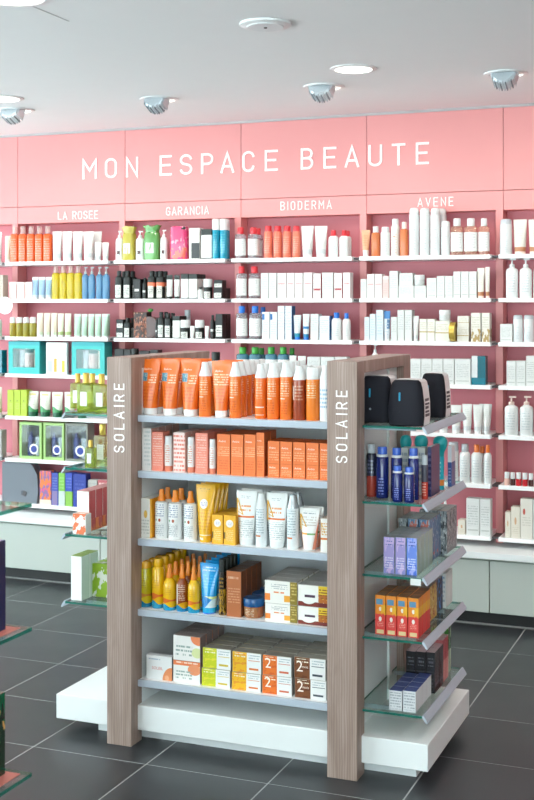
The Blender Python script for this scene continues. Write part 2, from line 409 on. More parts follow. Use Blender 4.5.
for k, (xl, xr) in BAYS.items():
    b = root('shelving_bay', ((xl + xr) / 2, YB, 0), BAYLABEL[k], 'shelving', 'pink shelving bays along the wall')
    wbox('back_panel', b, xl + 0.0205, xr + 0.0185, YB, YB + 0.03, 0.37, 2.2, 'rose')  # same pink wall, its colour darkened to carry the niche shade
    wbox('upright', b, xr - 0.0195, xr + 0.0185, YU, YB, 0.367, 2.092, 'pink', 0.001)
    if k == 0: wbox('upright', b, xl - 0.0195, xl + 0.0185, YU, YB, 0.367, 2.092, 'pink', 0.001)
    s0, s1 = xl + 0.0205, xr + 0.0185
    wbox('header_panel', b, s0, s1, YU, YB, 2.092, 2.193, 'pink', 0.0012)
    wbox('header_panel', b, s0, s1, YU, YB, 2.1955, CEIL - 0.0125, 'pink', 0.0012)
    for z in SHELF_Z:
        s = wbox('shelf', b, xl + 0.0212, xr - 0.019, YS, YB - 0.001, z - 0.021, z, 'shelf_white', 0.0015)
        wbox('bracket', b, xr - 0.017, xr + 0.017, YS + 0.03, YU - 0.001, z - 0.014, z - 0.004, 'dark_metal')
    # recess for the cabinet below
    c = root('base_cabinet', ((xl + xr) / 2, 6.25, 0), 'low white base cabinet under the %s pink bay' % BAYNAME[k], 'cabinet', 'low white cabinets under the shelving')
    wbox('body', c, xl + 0.001, xr - 0.001, 6.075, RY1 - 0.002, 0.062, 0.333, 'cabinet')
    wbox('door', c, xl + 0.0025, xr - 0.0025, 6.052, 6.0745, 0.064, 0.322, 'cabinet', 0.001)
    wbox('plinth', c, xl, xr, 6.095, 6.4, 0.0, 0.062, 'black_plinth')
wt = link('worktop', box_mesh(XU[6], XU[0], 6.03, RY1 - 0.002, 0.335, 0.3665, 'unit_white', 0.001)); tag(wt, 'long off-white worktop above the low cabinets', 'worktop')

# ------------------------------------------------------------------ wall lettering
def put_letters(parent, letters, Y, base, size, thick, cat_name='letter', depth=0.004):
    p = Vector(parent.location)
    for ch, px0, px1 in letters:
        x0, x1 = X_at(px0, Y), X_at(px1, Y)
        w0 = letter_strokes(ch)[0] * size
        ws = (x1 - x0 - thick) / w0 if w0 > 0.01 else 1.0
        me, _ = letter_mesh(ch, size - thick, thick, depth, 'letter_white', ws * size / (size - thick))
        o = link('letter', me, parent, Vector((x0 + thick / 2, Y, base + thick / 2)) - p)
sg = root('wall_lettering', (X_at(82.8, YU), YU, 2.2), 'large white raised letters reading MON ESPACE BEAUTE on pink header', 'lettering')
zb = Z_at(83, 179.3, YU)
put_letters(sg, [('M', 82.8, 97), ('O', 105.4, 117), ('N', 126.3, 138.3), ('E', 160, 172), ('S', 180.2, 192.3), ('P', 201.4, 213.5), ('A', 220.7, 234.3), ('C', 242.6, 254.6),
                 ('E', 265, 278), ('B', 301, 313.5), ('E', 323.7, 336.5), ('A', 345, 359.3), ('U', 368.5, 382.3), ('T', 392, 405.5), ('E', 416, 429)], YU, zb, 0.117, 0.0125)
def heading(word, px0, px1, pyb, label):
    x0, x1 = X_at(px0, YU), X_at(px1, YU); n = len(word); size = 0.044; th = 0.0042
    ws = [(letter_strokes(c)[0] if c != ' ' else 0.25) for c in word]
    free = (x1 - x0) - sum(ws) * size; gap = free / (n - 1)
    r_ = root('heading', (x0, YU, 2.1), label, 'lettering', 'small headings above the bays'); x = x0; zb_ = Z_at(px0, pyb, YU)
    for c, w in zip(word, ws):
        if c != ' ':
            me, _ = letter_mesh(c, size, th, 0.003, 'letter_white'); link('letter', me, r_, (x - x0, 0, zb_ - 2.1))
        x += w * size + gap
heading('LA ROSEE', 58.5, 97.8, 219.5, 'small white heading above the bay of turquoise boxes')
heading('GARANCIA', 166.7, 208.6, 215.2, 'small white heading above the pink gift bag')
heading('BIODERMA', 281, 331.5, 210, 'small white heading above the red-capped bottles')
heading('AVENE', 418, 453, 206.6, 'small white heading above the tall spray cans')

# ------------------------------------------------------------------ ceiling fixtures
def disc_mesh(r, z0, z1, mat, n=40): return lathe([(0.97, 0), (1, 0.15), (1, 1)], 2 * r, z1 - z0, mat, n)
def downlight(x, y, label, r=0.103, lit=True):
    t = root('downlight', (x, y, CEIL), label, 'ceiling light', 'round recessed ceiling downlights')
    n = 40; v, f = [], []
    for i in range(n):
        a = 2 * math.pi * i / n; c, s = math.cos(a), math.sin(a)
        for rr, z in ((r, 0), (r, -0.004), (r * 0.8, -0.008), (r * 0.76, -0.002)): v.append((rr * c, rr * s, z))
    for i in range(n):
        for k in range(3):
            a = i * 4 + k; b = ((i + 1) % n) * 4 + k; f.append((a, a + 1, b + 1, b))
    link('rim', new_mesh('rim', v, f, ['trim_white'], True), t)
    link('diffuser', lathe([(1, 0), (1, 1)], r * 1.54, 0.002, 'lamp_disc', 40), t, (0, 0, -0.0045))
    if lit: add_light('downlight_lamp', 'AREA', (x, y, CEIL - 0.012), DOWN_W, shape='DISK', size=r * 1.5).rotation_euler = (0, 0, 0)
def place_from(px, py): # on the ceiling
    fw = F * (H - CEIL) / (py - YH); r = (px - CX) / F * fw
    return r * CT - fw * ST, r * ST + fw * CT
x, y = place_from(353.5, 68.5); downlight(x, y, 'lit round downlight in ceiling above the word BEAUTE')
x, y = place_from(3, 98); downlight(x, y, 'lit round downlight at the left edge of the ceiling')
downlight(0.25, 5.08, 'lit round downlight beyond the right photo edge')
for i, (x, y) in enumerate(((-3.5, 1.2), (-1.6, 1.2), (0.25, 1.2), (1.9, 3.2), (-5.2, 3.2), (-1.6, -0.8), (0.25, -0.8), (1.9, 1.2), (-3.5, -0.8), (0.25, 3.2))):
    downlight(x, y, 'lit round downlight over the shop floor, %s of ten' % ('first', 'second', 'third', 'fourth', 'fifth', 'sixth', 'seventh', 'eighth', 'ninth', 'tenth')[i])
x, y = place_from(12, -4); downlight(x, y, 'large round ceiling fixture cut by the top photo edge', 0.135)
plain('rail_dark', '#7d858c', 0.4)
def gimbal(px, py, label):
    x, y = place_from(px, py)
    t = root('gimbal_spot', (x, y, CEIL), label, 'ceiling light', 'finned gimbal spots along the wall')
    n = 36; v, f = [], []
    for i in range(n):
        a = 2 * math.pi * i / n; c, s = math.cos(a), math.sin(a)
        for rr, z in ((0.098, 0), (0.097, -0.004), (0.078, -0.006), (0.074, -0.001)): v.append((rr * c, rr * s, z))
    for i in range(n):
        for k in range(3):
            a = i * 4 + k; b = ((i + 1) % n) * 4 + k; f.append((a, a + 1, b + 1, b))
    link('rim', new_mesh('rim', v, f, ['trim_white'], True), t)
    hd = link('spot_head', lathe([(0.75, 0), (0.9, 0.1), (0.95, 0.2), (0.95, 0.85), (0.8, 1)], 0.125, 0.07, 'chrome', 28), t, (0, 0.004, -0.026), (math.radians(66), 0, 0))
    fin = box_mesh(-0.0016, 0.0016, -0.064, 0.064, -0.004, 0.07, 'chrome')
    fin2 = box_mesh(-0.0021, 0.0021, -0.0655, 0.03, 0.0, 0.062, 'rail_dark')
    for i in range(9):
        q = -0.048 + i * 0.012
        hwid = math.sqrt(max(0.0001, 0.0625 ** 2 - q * q)) / 0.064
        o = link('cooling_fin', fin if i % 2 == 0 else fin2, hd, (q, 0, 0.004)); o.scale = (1, hwid, 0.95)
    link('lens', lathe([(1, 0), (1, 1)], 0.09, 0.004, 'spot_lens', 24), hd, (0, 0, -0.005))
    add_light('spot_lamp', 'SPOT', (x, y + 0.06, CEIL - 0.07), SPOT_W, target=(x, YU, 1.35), spot_size=math.radians(112), spot_blend=1.0, shadow_soft_size=0.05)
gimbal(159.5, 99, 'silver finned gimbal spot above the word MON ESPACE')
gimbal(324, 86.5, 'silver finned gimbal spot beside the lit round downlight')
gimbal(506, 73.5, 'silver finned gimbal spot nearest the right ceiling edge')
gimbal(16, 110, 'silver finned gimbal spot at the left ceiling edge')
x, y = place_from(663, 61); gimbal(663, 61, 'silver finned gimbal spot beyond the right photo edge')
x, y = place_from(265.5, 23.5)
t = root('ceiling_vent', (x, y, CEIL), 'flat round grey ceiling disc with a small dark centre', 'vent')
link('plate', lathe([(0.9, 0), (1, 0.4), (1, 1)], 0.19, 0.012, 'trim_white', 40), t, (0, 0, -0.012))
link('inner_plate', lathe([(0.95, 0), (1, 1)], 0.14, 0.004, 'panel_grey', 40), t, (0, 0, -0.015))
link('screw', lathe([(0.8, 0), (1, 1)], 0.014, 0.004, 'black_plinth', 12), t, (0, 0, -0.018))

g = link('ceiling_joint', box_mesh(-2.329, -2.323, 3.55, 3.85, CEIL - .0012, CEIL - .0002, 'black_gap')); tag(g, 'thin grey joint strip in the ceiling, upper left', 'joint strip')

# ================================================================== GONDOLA
GSZ = [1.197, 0.993, 0.745, 0.488, 0.230]        # front shelves
RGZ = [1.191, 0.933, 0.686, 0.474, 0.226]        # glass shelves, right end
LGZ = [1.193, 0.988, 0.737, 0.484]               # glass shelves, left end
def rail_mesh(y0, y1, side):
    # slanted price rail along a glass shelf's outer edge
    s = side; prof = [(0.0, 0.006), (0.004 * s, 0.007), (0.017 * s, -0.013), (0.018 * s, -0.019), (0.013 * s, -0.0185), (0.0, -0.002)]
    n = len(prof); v = [(x, y0, z) for x, z in prof] + [(x, y1, z) for x, z in prof]
    f = [tuple(range(n)), tuple(reversed(range(n, 2 * n)))] + [(i, i + n, (i + 1) % n + n, (i + 1) % n) for i in range(n)]
    me = new_mesh('rail', v, f, ['rail_grey'])
    bm = bmesh.new(); bm.from_mesh(me); bmesh.ops.recalc_face_normals(bm, faces=bm.faces); bm.to_mesh(me); bm.free()
    return me
def solaire(parent, x, y, ztop, zbot, xw):
    word = 'SOLAIRE'; size = xw; th = xw * 0.115
    ws = [letter_strokes(c)[0] * 1.05 for c in word]; tot = sum(ws) * size; gap = (ztop - zbot - tot) / 6
    z = zbot
    for c, w in zip(word, ws):
        me, _ = letter_mesh(c, size - th, th, 0.0012, 'letter_white', 1.05)
        link('letter', me, parent, Vector((x + xw - th / 2, y, z + th / 2)), (0, math.radians(-90), 0))
        z += w * size + gap
def gondola(dx, dy, label, letters=True, rgz=RGZ):
    g = root('display_gondola', (-1.73 + dx, 4.25 + dy, 0), label, 'display stand')
    B = lambda name, par, x0, x1, y0, y1, z0, z1, m, bv=0.0, edge=None: wbox(name, par, x0 + dx, x1 + dx, y0 + dy, y1 + dy, z0, z1, m, bv, edge)
    B('base_platform', g, -2.446, -1.014, 3.957, 4.585, 0.046, 0.137, 'unit_white', 0.002)
    B('plinth', g, -2.30, -1.07, 4.02, 4.53, 0.0, 0.046, 'panel_grey')
    posts = {}
    for side, (x0, x1) in (('l', (-2.20, -2.10)), ('r', (-1.351, -1.2445))):
        for y0, y1 in ((3.906, 3.99), (4.49, 4.588)):
            posts[side, y0] = B('post', g, x0, x1, y0, y1, 0.0, 1.41, 'wood', 0.0015)
        B('top_beam', g, x0, x1, 3.99, 4.49, 1.368, 1.41, 'wood', 0.0015)
        xi, xo = (x1 - 0.001, x0 + 0.028) if side == 'l' else (x0 + 0.001, x1 - 0.028)
        B('end_panel', g, min(xi, xo), max(xi, xo), 3.99, 4.49, 0.137, 1.368, 'panel_grey')
        so = xo - 0.0085 if side == 'l' else xo
        B('slotted_upright', g, so, so + 0.0085, 4.36, 4.395, 0.137, 1.368, 'unit_white', 0.001)
    B('rear_board', g, -1.352, -1.252, 4.5885, 4.606, 0.137, 1.405, 'unit_white')
    B('back_panel', g, -2.10, -1.352, 4.385, 4.40, 0.137, 1.345, 'panel_grey')
    for z in GSZ:
        s = B('shelf', g, -2.099, -1.353, 3.966, 4.384, z - 0.018, z, 'shelf_white', 0.001)
        B('price_rail', s, -2.099, -1.353, 3.953, 3.9655, z - 0.024, z + 0.001, 'rail_grey', 0.002)
    for z in rgz:
        s = B('glass_shelf', g, -1.272, -1.036, 3.966, 4.556, z - 0.008, z, 'shelf_glass', 0.0, 'glass_edge')
        if letters: link('price_rail', rail_mesh(-0.295, 0.295, 1), s, (0.118, 0, 0))
        for yy in (4.05, 4.45): B('bracket', s, -1.272, -1.08, yy, yy + 0.006, z - 0.022, z - 0.0085, 'rail_grey')
    for z in LGZ:
        s = B('glass_shelf', g, -2.418, -2.172, 3.975, 4.52, z - 0.008, z, 'shelf_glass', 0.0, 'glass_edge')
        r_ = link('price_rail', rail_mesh(-0.2725, 0.2725, -1), s, (-0.123, 0, 0))
        for yy in (4.05, 4.45): B('bracket', s, -2.37, -2.172, yy, yy + 0.006, z - 0.022, z - 0.0085, 'rail_grey')
    if letters:
        for side, px0, px1, pt, pb in (('l', 114.0, 124.4, 384.0, 452.2), ('r', 336.0, 347.5, 391.0, 462.6)):
            p = posts[side, 3.906]; wp = g.location + p.location
            x0, x1 = X_at(px0, 3.906), X_at(px1, 3.906)
            zt, zb_ = Z_at(px0, pt, 3.906), Z_at(px0, pb, 3.906)
            solaire(p, x0 - wp.x, 3.9058 - wp.y, zt - wp.z, zb_ - wp.z, x1 - x0)
    return g
gondola(0, 0, 'wood-framed white gondola of sun care reading SOLAIRE on both posts')
GDX, GDY = -0.356, -2.398
gondola(GDX, GDY, 'second gondola, only its glass shelf corners at the left edge', letters=False, rgz=[1.19, 0.933, 0.632, 0.40, 0.2])

# ================================================================== PACKAGING MATERIALS
W = '#e6e8e6'
printed('p_white', W, [], [(.12, .88, .35, .85, '#a9b0b4', 7)])
printed('p_white_grey', '#eceeec', [('r', .1, .9, .12, .16, '#c9cdca')], [(.12, .88, .25, .8, '#9aa1a0', 8)])
printed('p_white_rose', '#f6efee', [('r', .12, .88, .56, .6, '#e79a98')], [(.12, .88, .2, .85, '#c9b0b0', 8)])
printed('p_white_red', '#f5f2f1', [('r', .1, .9, .32, .4, '#b94148'), ('s', '#c8565a')], [(.12, .88, .5, .9, '#b9b4b4', 5)])
printed('p_white_blue', '#f1f5f8', [('s', '#1f74b5')], [(.12, .88, .3, .9, '#8fb0c9', 7)])
printed('p_white_bluetab', '#f1f5f8', [('r', .0, .35, .72, .93, '#1d6fb8')], [(.12, .88, .15, .65, '#9db6c9', 6)])
printed('p_white_gold', '#f4f1e6', [('r', .0, 1, .4, .45, '#c5a862')], [(.12, .88, .5, .85, '#b9a981', 4)])
printed('p_white_goldbot', '#f3efe4', [('n', 0, 1, 0, .45, '#b99a5e', 4, .5)], [(.12, .88, .5, .9, '#b5a98c', 5)])
printed('p_cream', '#f1e9da', [('c', .5, .55, .12, 1.0, '#e3b48a')], [(.15, .85, .15, .4, '#c8b69a', 4)])
printed('p_cream_red', '#f0eadf', [('c', .3, .68, .08, .8, '#cf5b4b')], [(.15, .85, .3, .55, '#b9b0a0', 4)])
printed('p_beige', '#d9cbbd', [], [(.1, .9, .2, .8, '#b9a898', 5)])
printed('p_pinkpale', '#f3cfcb', [('b', .85, 1, '#f7e3df')], [(.15, .85, .2, .7, '#e0a9a5', 5)])
printed('p_bluepale', '#a9c9e6', [('b', .86, 1, '#f2f6f8'), ('b', 0, .12, '#d8e6f0')], [(.15, .85, .3, .8, '#7ea6cd', 6)])
printed('p_orangebot', '#f0611f', [], [(.12, .88, .1, .85, '#f7b38d', 9)], 0.2, 0.3)
printed('p_whitetube', '#f4f5f1', [('b', 0, .16, '#dfe5e6')], [(.25, .75, .4, .85, '#c6ceca', 6)])
printed('p_whitetube_copper', '#f2eee4', [('b', 0, .14, '#c98a63')], [(.25, .75, .4, .85, '#cfc5b4', 6)])
printed('p_greenwhite', '#eef0e2', [('w', .28, .08, '#3f9a5c'), ('b', 0, .1, '#0f5a3c'), ('r', .2, .8, .82, .9, '#e8d68a')], [(.2, .8, .4, .78, '#a8b89a', 5)])
printed('p_lime', '#b9cf2c', [('r', .42, .58, .56, .6, '#44561a')], [(.2, .8, .25, .5, '#dfe69a', 4)])
printed('p_palegreen', '#bfe0c9', [('b', .88, 1, '#dceee0')], [(.25, .75, .3, .8, '#e9f5ec', 6)])
printed('p_creamtube', '#efe3cf', [('b', 0, .12, '#dfe9cf')], [(.25, .75, .3, .8, '#dcb99a', 6)])
printed('p_creamtube_g', '#eef0d8', [('b', 0, .15, '#b9cf8a')], [(.25, .75, .3, .8, '#c5cfa0', 6)])
printed('p_turq', '#38c3c0', [('b', .88, 1, '#2fb0b8')], [])
printed('p_darkgreen', '#0d1714', [('r', .1, .9, .06, .62, '#eef0ea')], [(.18, .82, .2, .55, '#8c938c', 4)], 0.5, 0.0)
printed('p_darkgreen_orange', '#0d1714', [('b', .55, .74, '#ee7a53'), ('r', .15, .85, .06, .58, '#f0ede4')], [(.2, .8, .2, .5, '#8c938c', 4)], 0.5, 0.0)
printed('p_black', '#0e0f10', [('r', .2, .8, .38, .5, '#e7e7e5')], [(.2, .8, .1, .32, '#8d9090', 3)])
printed('p_blackwhite', '#0e1011', [('r', .08, .92, .1, .55, '#f0efe8')], [(.15, .85, .2, .5, '#8d9090', 3)])
printed('p_whiteblack', '#efefec', [('b', .8, 1, '#1a2420'), ('b', 0, .04, '#3a4340')], [(.2, .8, .25, .7, '#9aa09c', 6)])
printed('p_whiteblacklow', '#efeeea', [('r', .22, 1, .02, .52, '#3c4043')], [(.2, .8, .55, .9, '#c0a0a0', 3)])
printed('p_floral', '#4a2a22', [('n', 0, 1, 0, 1, '#a85f42', 5, .54), ('n', 0, 1, 0, 1, '#33221f', 3, .6), ('n', 0, 1, 0, 1, '#e7a98b', 9, .64), ('s', '#231a19')])
printed('p_coral', '#ef8368', [], [(.15, .85, .15, .8, '#f7c4b0', 8)], 0.3, 0.2)
printed('p_teal', '#0f9fc0', [], [(.2, .8, .15, .85, '#66c9dc', 8)], 0.2, 0.4)
printed('p_tealbox', '#0e6f80', [('r', 0, .42, .25, 1, '#e9efef'), ('b', 0, .24, '#0c7f95')], [], 0.25, 0.4)
printed('p_pinkbag', '#e83a78', [('n', 0, 1, 0, 1, '#f3a3ba', 5, .6), ('n', 0, 1, 0, .35, '#ef6d5a', 4, .5)], [], 0.2, 0.3)
printed('p_whitebottle', '#f3f5f4', [], [(.2, .8, .2, .8, '#a9b9c2', 7)], 0.3, 0.2)
printed('p_whitebottle_o', '#f3f1ec', [('r', .3, .6, .6, .65, '#d98a5a')], [(.2, .8, .1, .75, '#e0ab86', 8)], 0.3, 0.2)
printed('p_can_white', '#eff2f3', [], [(.3, .7, .1, .7, '#aebcc4', 9)], 0.25, 0.3)
printed('p_peach', '#f0b48c', [('b', 0, .14, '#f4efe9')], [(.2, .8, .3, .8, '#e28a5a', 5)], 0.3)
printed('p_whitebluebase', '#eef3f4', [('b', 0, .17, '#1e9cb8')], [(.2, .8, .4, .9, '#9ab4c2', 6)])
printed('p_whiteblueband', '#eef3f4', [('b', 0, .13, '#1e8cc0'), ('r', 0, 1, .35, .46, '#2f8ed0')], [(.2, .8, .55, .9, '#9ab4c2', 5)])
printed('p_bluetop', '#eaf2f8', [('b', .72, 1, '#4b8fd0'), ('r', .5, 1, .35, .7, '#6c8fb5')], [(.2, .8, .1, .6, '#9ab4cf', 5)])
printed('p_lightblue', '#e3edf6', [], [(.15, .85, .2, .85, '#8fb4dc', 7)])
printed('p_label', '#f5f5f3', [], [(.1, .9, .1, .9, '#b4b8ba', 6)])
printed('p_giftwindow', '#5c6359', [('n', 0, 1, 0, 1, '#3f4c58', 4, .5), ('n', 0, 1, .2, .8, '#3f66b0', 5, .58), ('n', 0, 1, 0, 1, '#b7bfae', 9, .66)])
printed('p_stand', '#eff0f0', [('r', .1, .3, .08, .42, '#c7c6e8'), ('r', .38, .52, .08, .5, '#f0b23c'), ('r', .58, .7, .08, .48, '#e9cfc9'), ('r', .76, .9, .08, .44, '#f2e14a')], [(.2, .8, .6, .7, '#b5b5b5', 2)])
printed('p_floralgift', '#8d6a9e', [('n', 0, 1, 0, 1, '#ef7f39', 4, .5), ('n', 0, 1, 0, 1, '#e9548a', 6, .6), ('b', 0, .15, '#e9d6c4')])
printed('p_bluepurple', '#3d4fae', [('r', .1, .9, 0, .45, '#8a78a6')], [(.15, .85, .5, .9, '#93a0dc', 5)])
printed('p_greenpale', '#7fc04a', [('b', 0, .45, '#c9d6cf')], [(.15, .85, .5, .9, '#b9dc97', 4)])
printed('p_bluegreen', '#2f4cb6', [('b', 0, .45, '#8bbf4d')], [(.15, .85, .55, .9, '#8d9de0', 4)])
printed('p_navy', '#243a9b', [], [(.15, .85, .3, .8, '#5a6fcb', 4)])
printed('p_greydisplay', '#767c86', [('n', 0.35, .6, .2, .5, '#555b66', 3, .55)], [], 0.3)
printed('p_sidegrey', '#b5b3ae', [], [(.1, .9, .1, .9, '#9a9892', 5)])
# --- gondola prints
O = '#ef7423'
printed('g_otube', O, [('r', .08, .42, .55, .72, '#8fb0b8'), ('n', .08, .42, .55, .72, '#3e7f9c', 14, .5)], [(.48, .85, .5, .7, '#f8c9a0', 4), (.2, .75, .12, .45, '#e25e15', 5)], 0.3, 0.25)
printed('g_otube2', O, [], [(.12, .9, .5, .75, '#f8c9a0', 5), (.2, .75, .12, .45, '#e25e15', 5)], 0.3, 0.25)
printed('g_obot', '#ee7526', [('r', .1, .55, .48, .5, '#f9e2cf')], [(.15, .85, .55, .9, '#f9b98a', 6), (.2, .75, .12, .42, '#d95c18', 5)], 0.25, 0.3)
printed('g_obot2', '#ef7f1f', [], [(.15, .85, .55, .9, '#f9c890', 6)], 0.25, 0.3)
printed('g_oslim', '#ee7122', [('r', .1, .9, .27, .3, '#fbe3d0'), ('r', .1, .9, .09, .105, '#fbe3d0')], [(.2, .8, .5, .9, '#f2a06a', 6)], 0.25, 0.3)
printed('g_brown', '#9c3f1e', [('r', .05, .2, .5, .85, '#e9cdb9')], [(.25, .9, .5, .9, '#c98a66', 5)], 0.22, 0.4)
printed('g_whitebot', '#eef0f1', [], [(.1, .9, .3, .8, '#9fc0d8', 5)], 0.3, 0.2)
printed('g_coralbox', '#ee8a75', [('r', .1, .9, .62, .64, '#fbe6df'), ('r', .1, .9, .82, .84, '#fbe6df')], [(.1, .9, .1, .95, '#f3b3a0', 14)])
printed('g_stripebox', '#f6dcd5', [('s', '#e8b3a5')], [(0, 1, .02, .98, '#ea7f6d', 9)])
printed('g_whitebox', '#eceae8', [('s', '#e4b5a6')], [(.2, .9, .08, .95, '#cfd4d4', 9)])
printed('g_whitepen', '#f1f0ee', [('b', 0, .2, '#e98a6e')], [(.2, .8, .3, .95, '#e4a18d', 8)], 0.3)
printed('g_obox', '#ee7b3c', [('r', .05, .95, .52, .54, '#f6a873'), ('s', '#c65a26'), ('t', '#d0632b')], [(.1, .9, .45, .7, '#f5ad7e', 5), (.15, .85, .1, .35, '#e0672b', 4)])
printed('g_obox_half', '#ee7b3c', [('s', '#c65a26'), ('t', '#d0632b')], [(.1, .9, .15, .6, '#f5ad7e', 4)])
printed('g_yellowbox', '#f2f1ea', [('s', '#eda21e'), ('r', .86, 1, 0, 1, '#efb03a'), ('c', .5, .6, .1, .7, '#f3c45a')], [(.15, .8, .1, .5, '#cfcfc9', 5)])
printed('g_spraywhite', '#f1f2f1', [('c', .55, .5, .045, .5, '#b0522f'), ('c', .25, .5, .03, .5, '#4b9a5c')], [(.15, .85, .6, .95, '#8f97b5', 6), (.15, .85, .08, .4, '#b3b8be', 6)], 0.3, 0.2)
printed('g_ytube', '#f0b411', [('c', .46, .66, .085, .42, '#f6f1ea'), ('r', .05, .95, .1, .115, '#fbf3d8'), ('r', .2, .5, .02, .06, '#fbf3d8')], [(.3, .62, .62, .7, '#9a79b5', 3), (.2, .8, .2, .55, '#e39c0c', 6), (.2, .75, .88, .93, '#b9860d', 1)], 0.3, 0.25)
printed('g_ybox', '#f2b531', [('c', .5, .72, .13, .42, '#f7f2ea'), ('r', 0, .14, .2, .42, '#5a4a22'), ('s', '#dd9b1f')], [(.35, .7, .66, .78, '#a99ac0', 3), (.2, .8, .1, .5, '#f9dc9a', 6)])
printed('g_awhite', '#eff0ee', [('r', .05, .9, .5, .535, '#e9772e'), ('b', 0, .1, '#e7e9ea')], [(.2, .75, .6, .75, '#f0a56e', 2), (.15, .85, .14, .46, '#b9bfc2', 8), (.25, .7, .86, .9, '#9aa2a8', 1)], 0.35, 0.15)
printed('g_awhite_s', '#efefec', [('r', .05, .9, .36, .4, '#6fa55a'), ('r', .05, .45, .36, .41, '#e8a33a'), ('s', '#e9a184')], [(.15, .85, .55, .8, '#d0c5be', 4), (.2, .8, .86, .92, '#9aa2a8', 1)], 0.35, 0.15)
printed('g_abot', '#e9eff1', [('r', .1, .6, .25, .29, '#e07a3a')], [(.15, .85, .3, .95, '#b0bcc4', 10)], 0.3, 0.2)
printed('g_abox', '#f1efe9', [('r', 0, .95, .36, .42, '#e9853b'), ('s', '#e38d5f'), ('t', '#cfb5a5')], [(.1, .9, .5, .9, '#e3b27e', 5)])
printed('g_poly', '#f2bf12', [('w', .36, .02, '#e8742a'), ('w', .26, -.03, '#f2bf12'), ('w', .15, .05, '#1d9bc4')], [(.2, .8, .5, .8, '#e2a60c', 5)], 0.15, 0.5)
printed('g_polygreen', '#c7bb14', [('w', .36, .02, '#c8842a'), ('w', .26, -.03, '#d8c012'), ('w', .15, .05, '#147fa4')], [(.2, .8, .5, .8, '#b09a0c', 5)], 0.12, 0.6)
printed('g_polybrown', '#8d3f14', [('r', .12, .3, .1, .82, '#e9dccf'), ('w', .26, -.03, '#d8a012'), ('w', .15, .05, '#1d86b4')], [(.35, .9, .35, .8, '#d6b49c', 7)], 0.15, 0.5)
printed('g_bluetube', '#159adf', [('w', .33, .0, '#d5e39a'), ('w', .30, .03, '#1187d6'), ('w', .18, -.1, '#cfe9ee'), ('w', .1, .0, '#15a5d8')], [(.2, .85, .84, .92, '#bfe4f6', 1), (.2, .85, .5, .8, '#3db2ea', 5)], 0.15, 0.5)
printed('g_blackgold', '#2a1d12', [('n', 0, 1, 0, .6, '#b98d24', 9, .5)], [(.2, .8, .1, .9, '#8c6a20', 9)], 0.15, 0.5)
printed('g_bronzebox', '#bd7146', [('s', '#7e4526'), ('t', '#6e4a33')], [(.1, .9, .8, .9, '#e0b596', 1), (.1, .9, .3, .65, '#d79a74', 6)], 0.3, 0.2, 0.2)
printed('g_bronzejar', '#b5774a', [('s', '#a85a2c')], [(.2, .7, .15, .85, '#e6cbb0', 5)], 0.15, 0.4, 0.3)
printed('g_duo', '#f2efe8', [('r', .78, 1, 0, 1, '#8f7a2a'), ('r', 0, .17, .12, .42, '#ee8a3a'), ('r', .6, .78, .1, .38, '#f0a83a'), ('t', '#b9b3ad')], [(.28, .6, .42, .56, '#e98a52', 1), (.2, .7, .62, .88, '#b9b9b9', 3), (.8, .98, .1, .9, '#c9b36a', 6)])
printed('g_duobrown', '#f3f0e8', [('r', .62, 1, .3, 1, '#e3c12c'), ('n', .62, 1, 0, .6, '#b5651d', 5, .45), ('r', 0, .62, 0, .22, '#7c2f22'), ('r', .62, 1, 0, .2, '#6d2019'), ('c', .32, .47, .36, 1.35, '#f4f3ec'), ('r', .2, .52, .42, .54, '#4b3048'), ('t', '#aaa5a2')], [(.64, .98, .35, .85, '#8c5a12', 4)])
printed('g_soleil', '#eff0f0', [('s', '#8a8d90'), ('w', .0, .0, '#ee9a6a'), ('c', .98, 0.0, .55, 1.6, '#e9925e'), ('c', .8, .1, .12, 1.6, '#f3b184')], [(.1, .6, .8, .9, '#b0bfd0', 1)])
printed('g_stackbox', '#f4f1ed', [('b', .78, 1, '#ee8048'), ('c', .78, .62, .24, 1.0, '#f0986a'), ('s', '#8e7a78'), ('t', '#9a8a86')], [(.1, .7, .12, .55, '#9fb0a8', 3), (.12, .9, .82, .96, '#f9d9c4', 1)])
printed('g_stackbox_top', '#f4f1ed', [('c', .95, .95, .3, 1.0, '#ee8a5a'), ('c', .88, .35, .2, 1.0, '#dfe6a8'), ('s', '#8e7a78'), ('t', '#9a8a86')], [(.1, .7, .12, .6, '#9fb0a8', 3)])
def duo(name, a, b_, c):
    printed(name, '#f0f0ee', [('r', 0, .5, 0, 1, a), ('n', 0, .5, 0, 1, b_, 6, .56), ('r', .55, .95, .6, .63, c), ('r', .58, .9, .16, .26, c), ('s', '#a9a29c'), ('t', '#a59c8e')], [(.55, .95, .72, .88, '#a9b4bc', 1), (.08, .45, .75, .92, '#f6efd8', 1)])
duo('g_lime2', '#c9cf1c', '#e2d93a', '#d9be3a'); duo('g_yel2', '#efb61e', '#e8952a', '#df7b3a'); duo('g_or2', '#e87526', '#d9601c', '#d46a48'); duo('g_br2', '#7c4620', '#693512', '#3d4550')
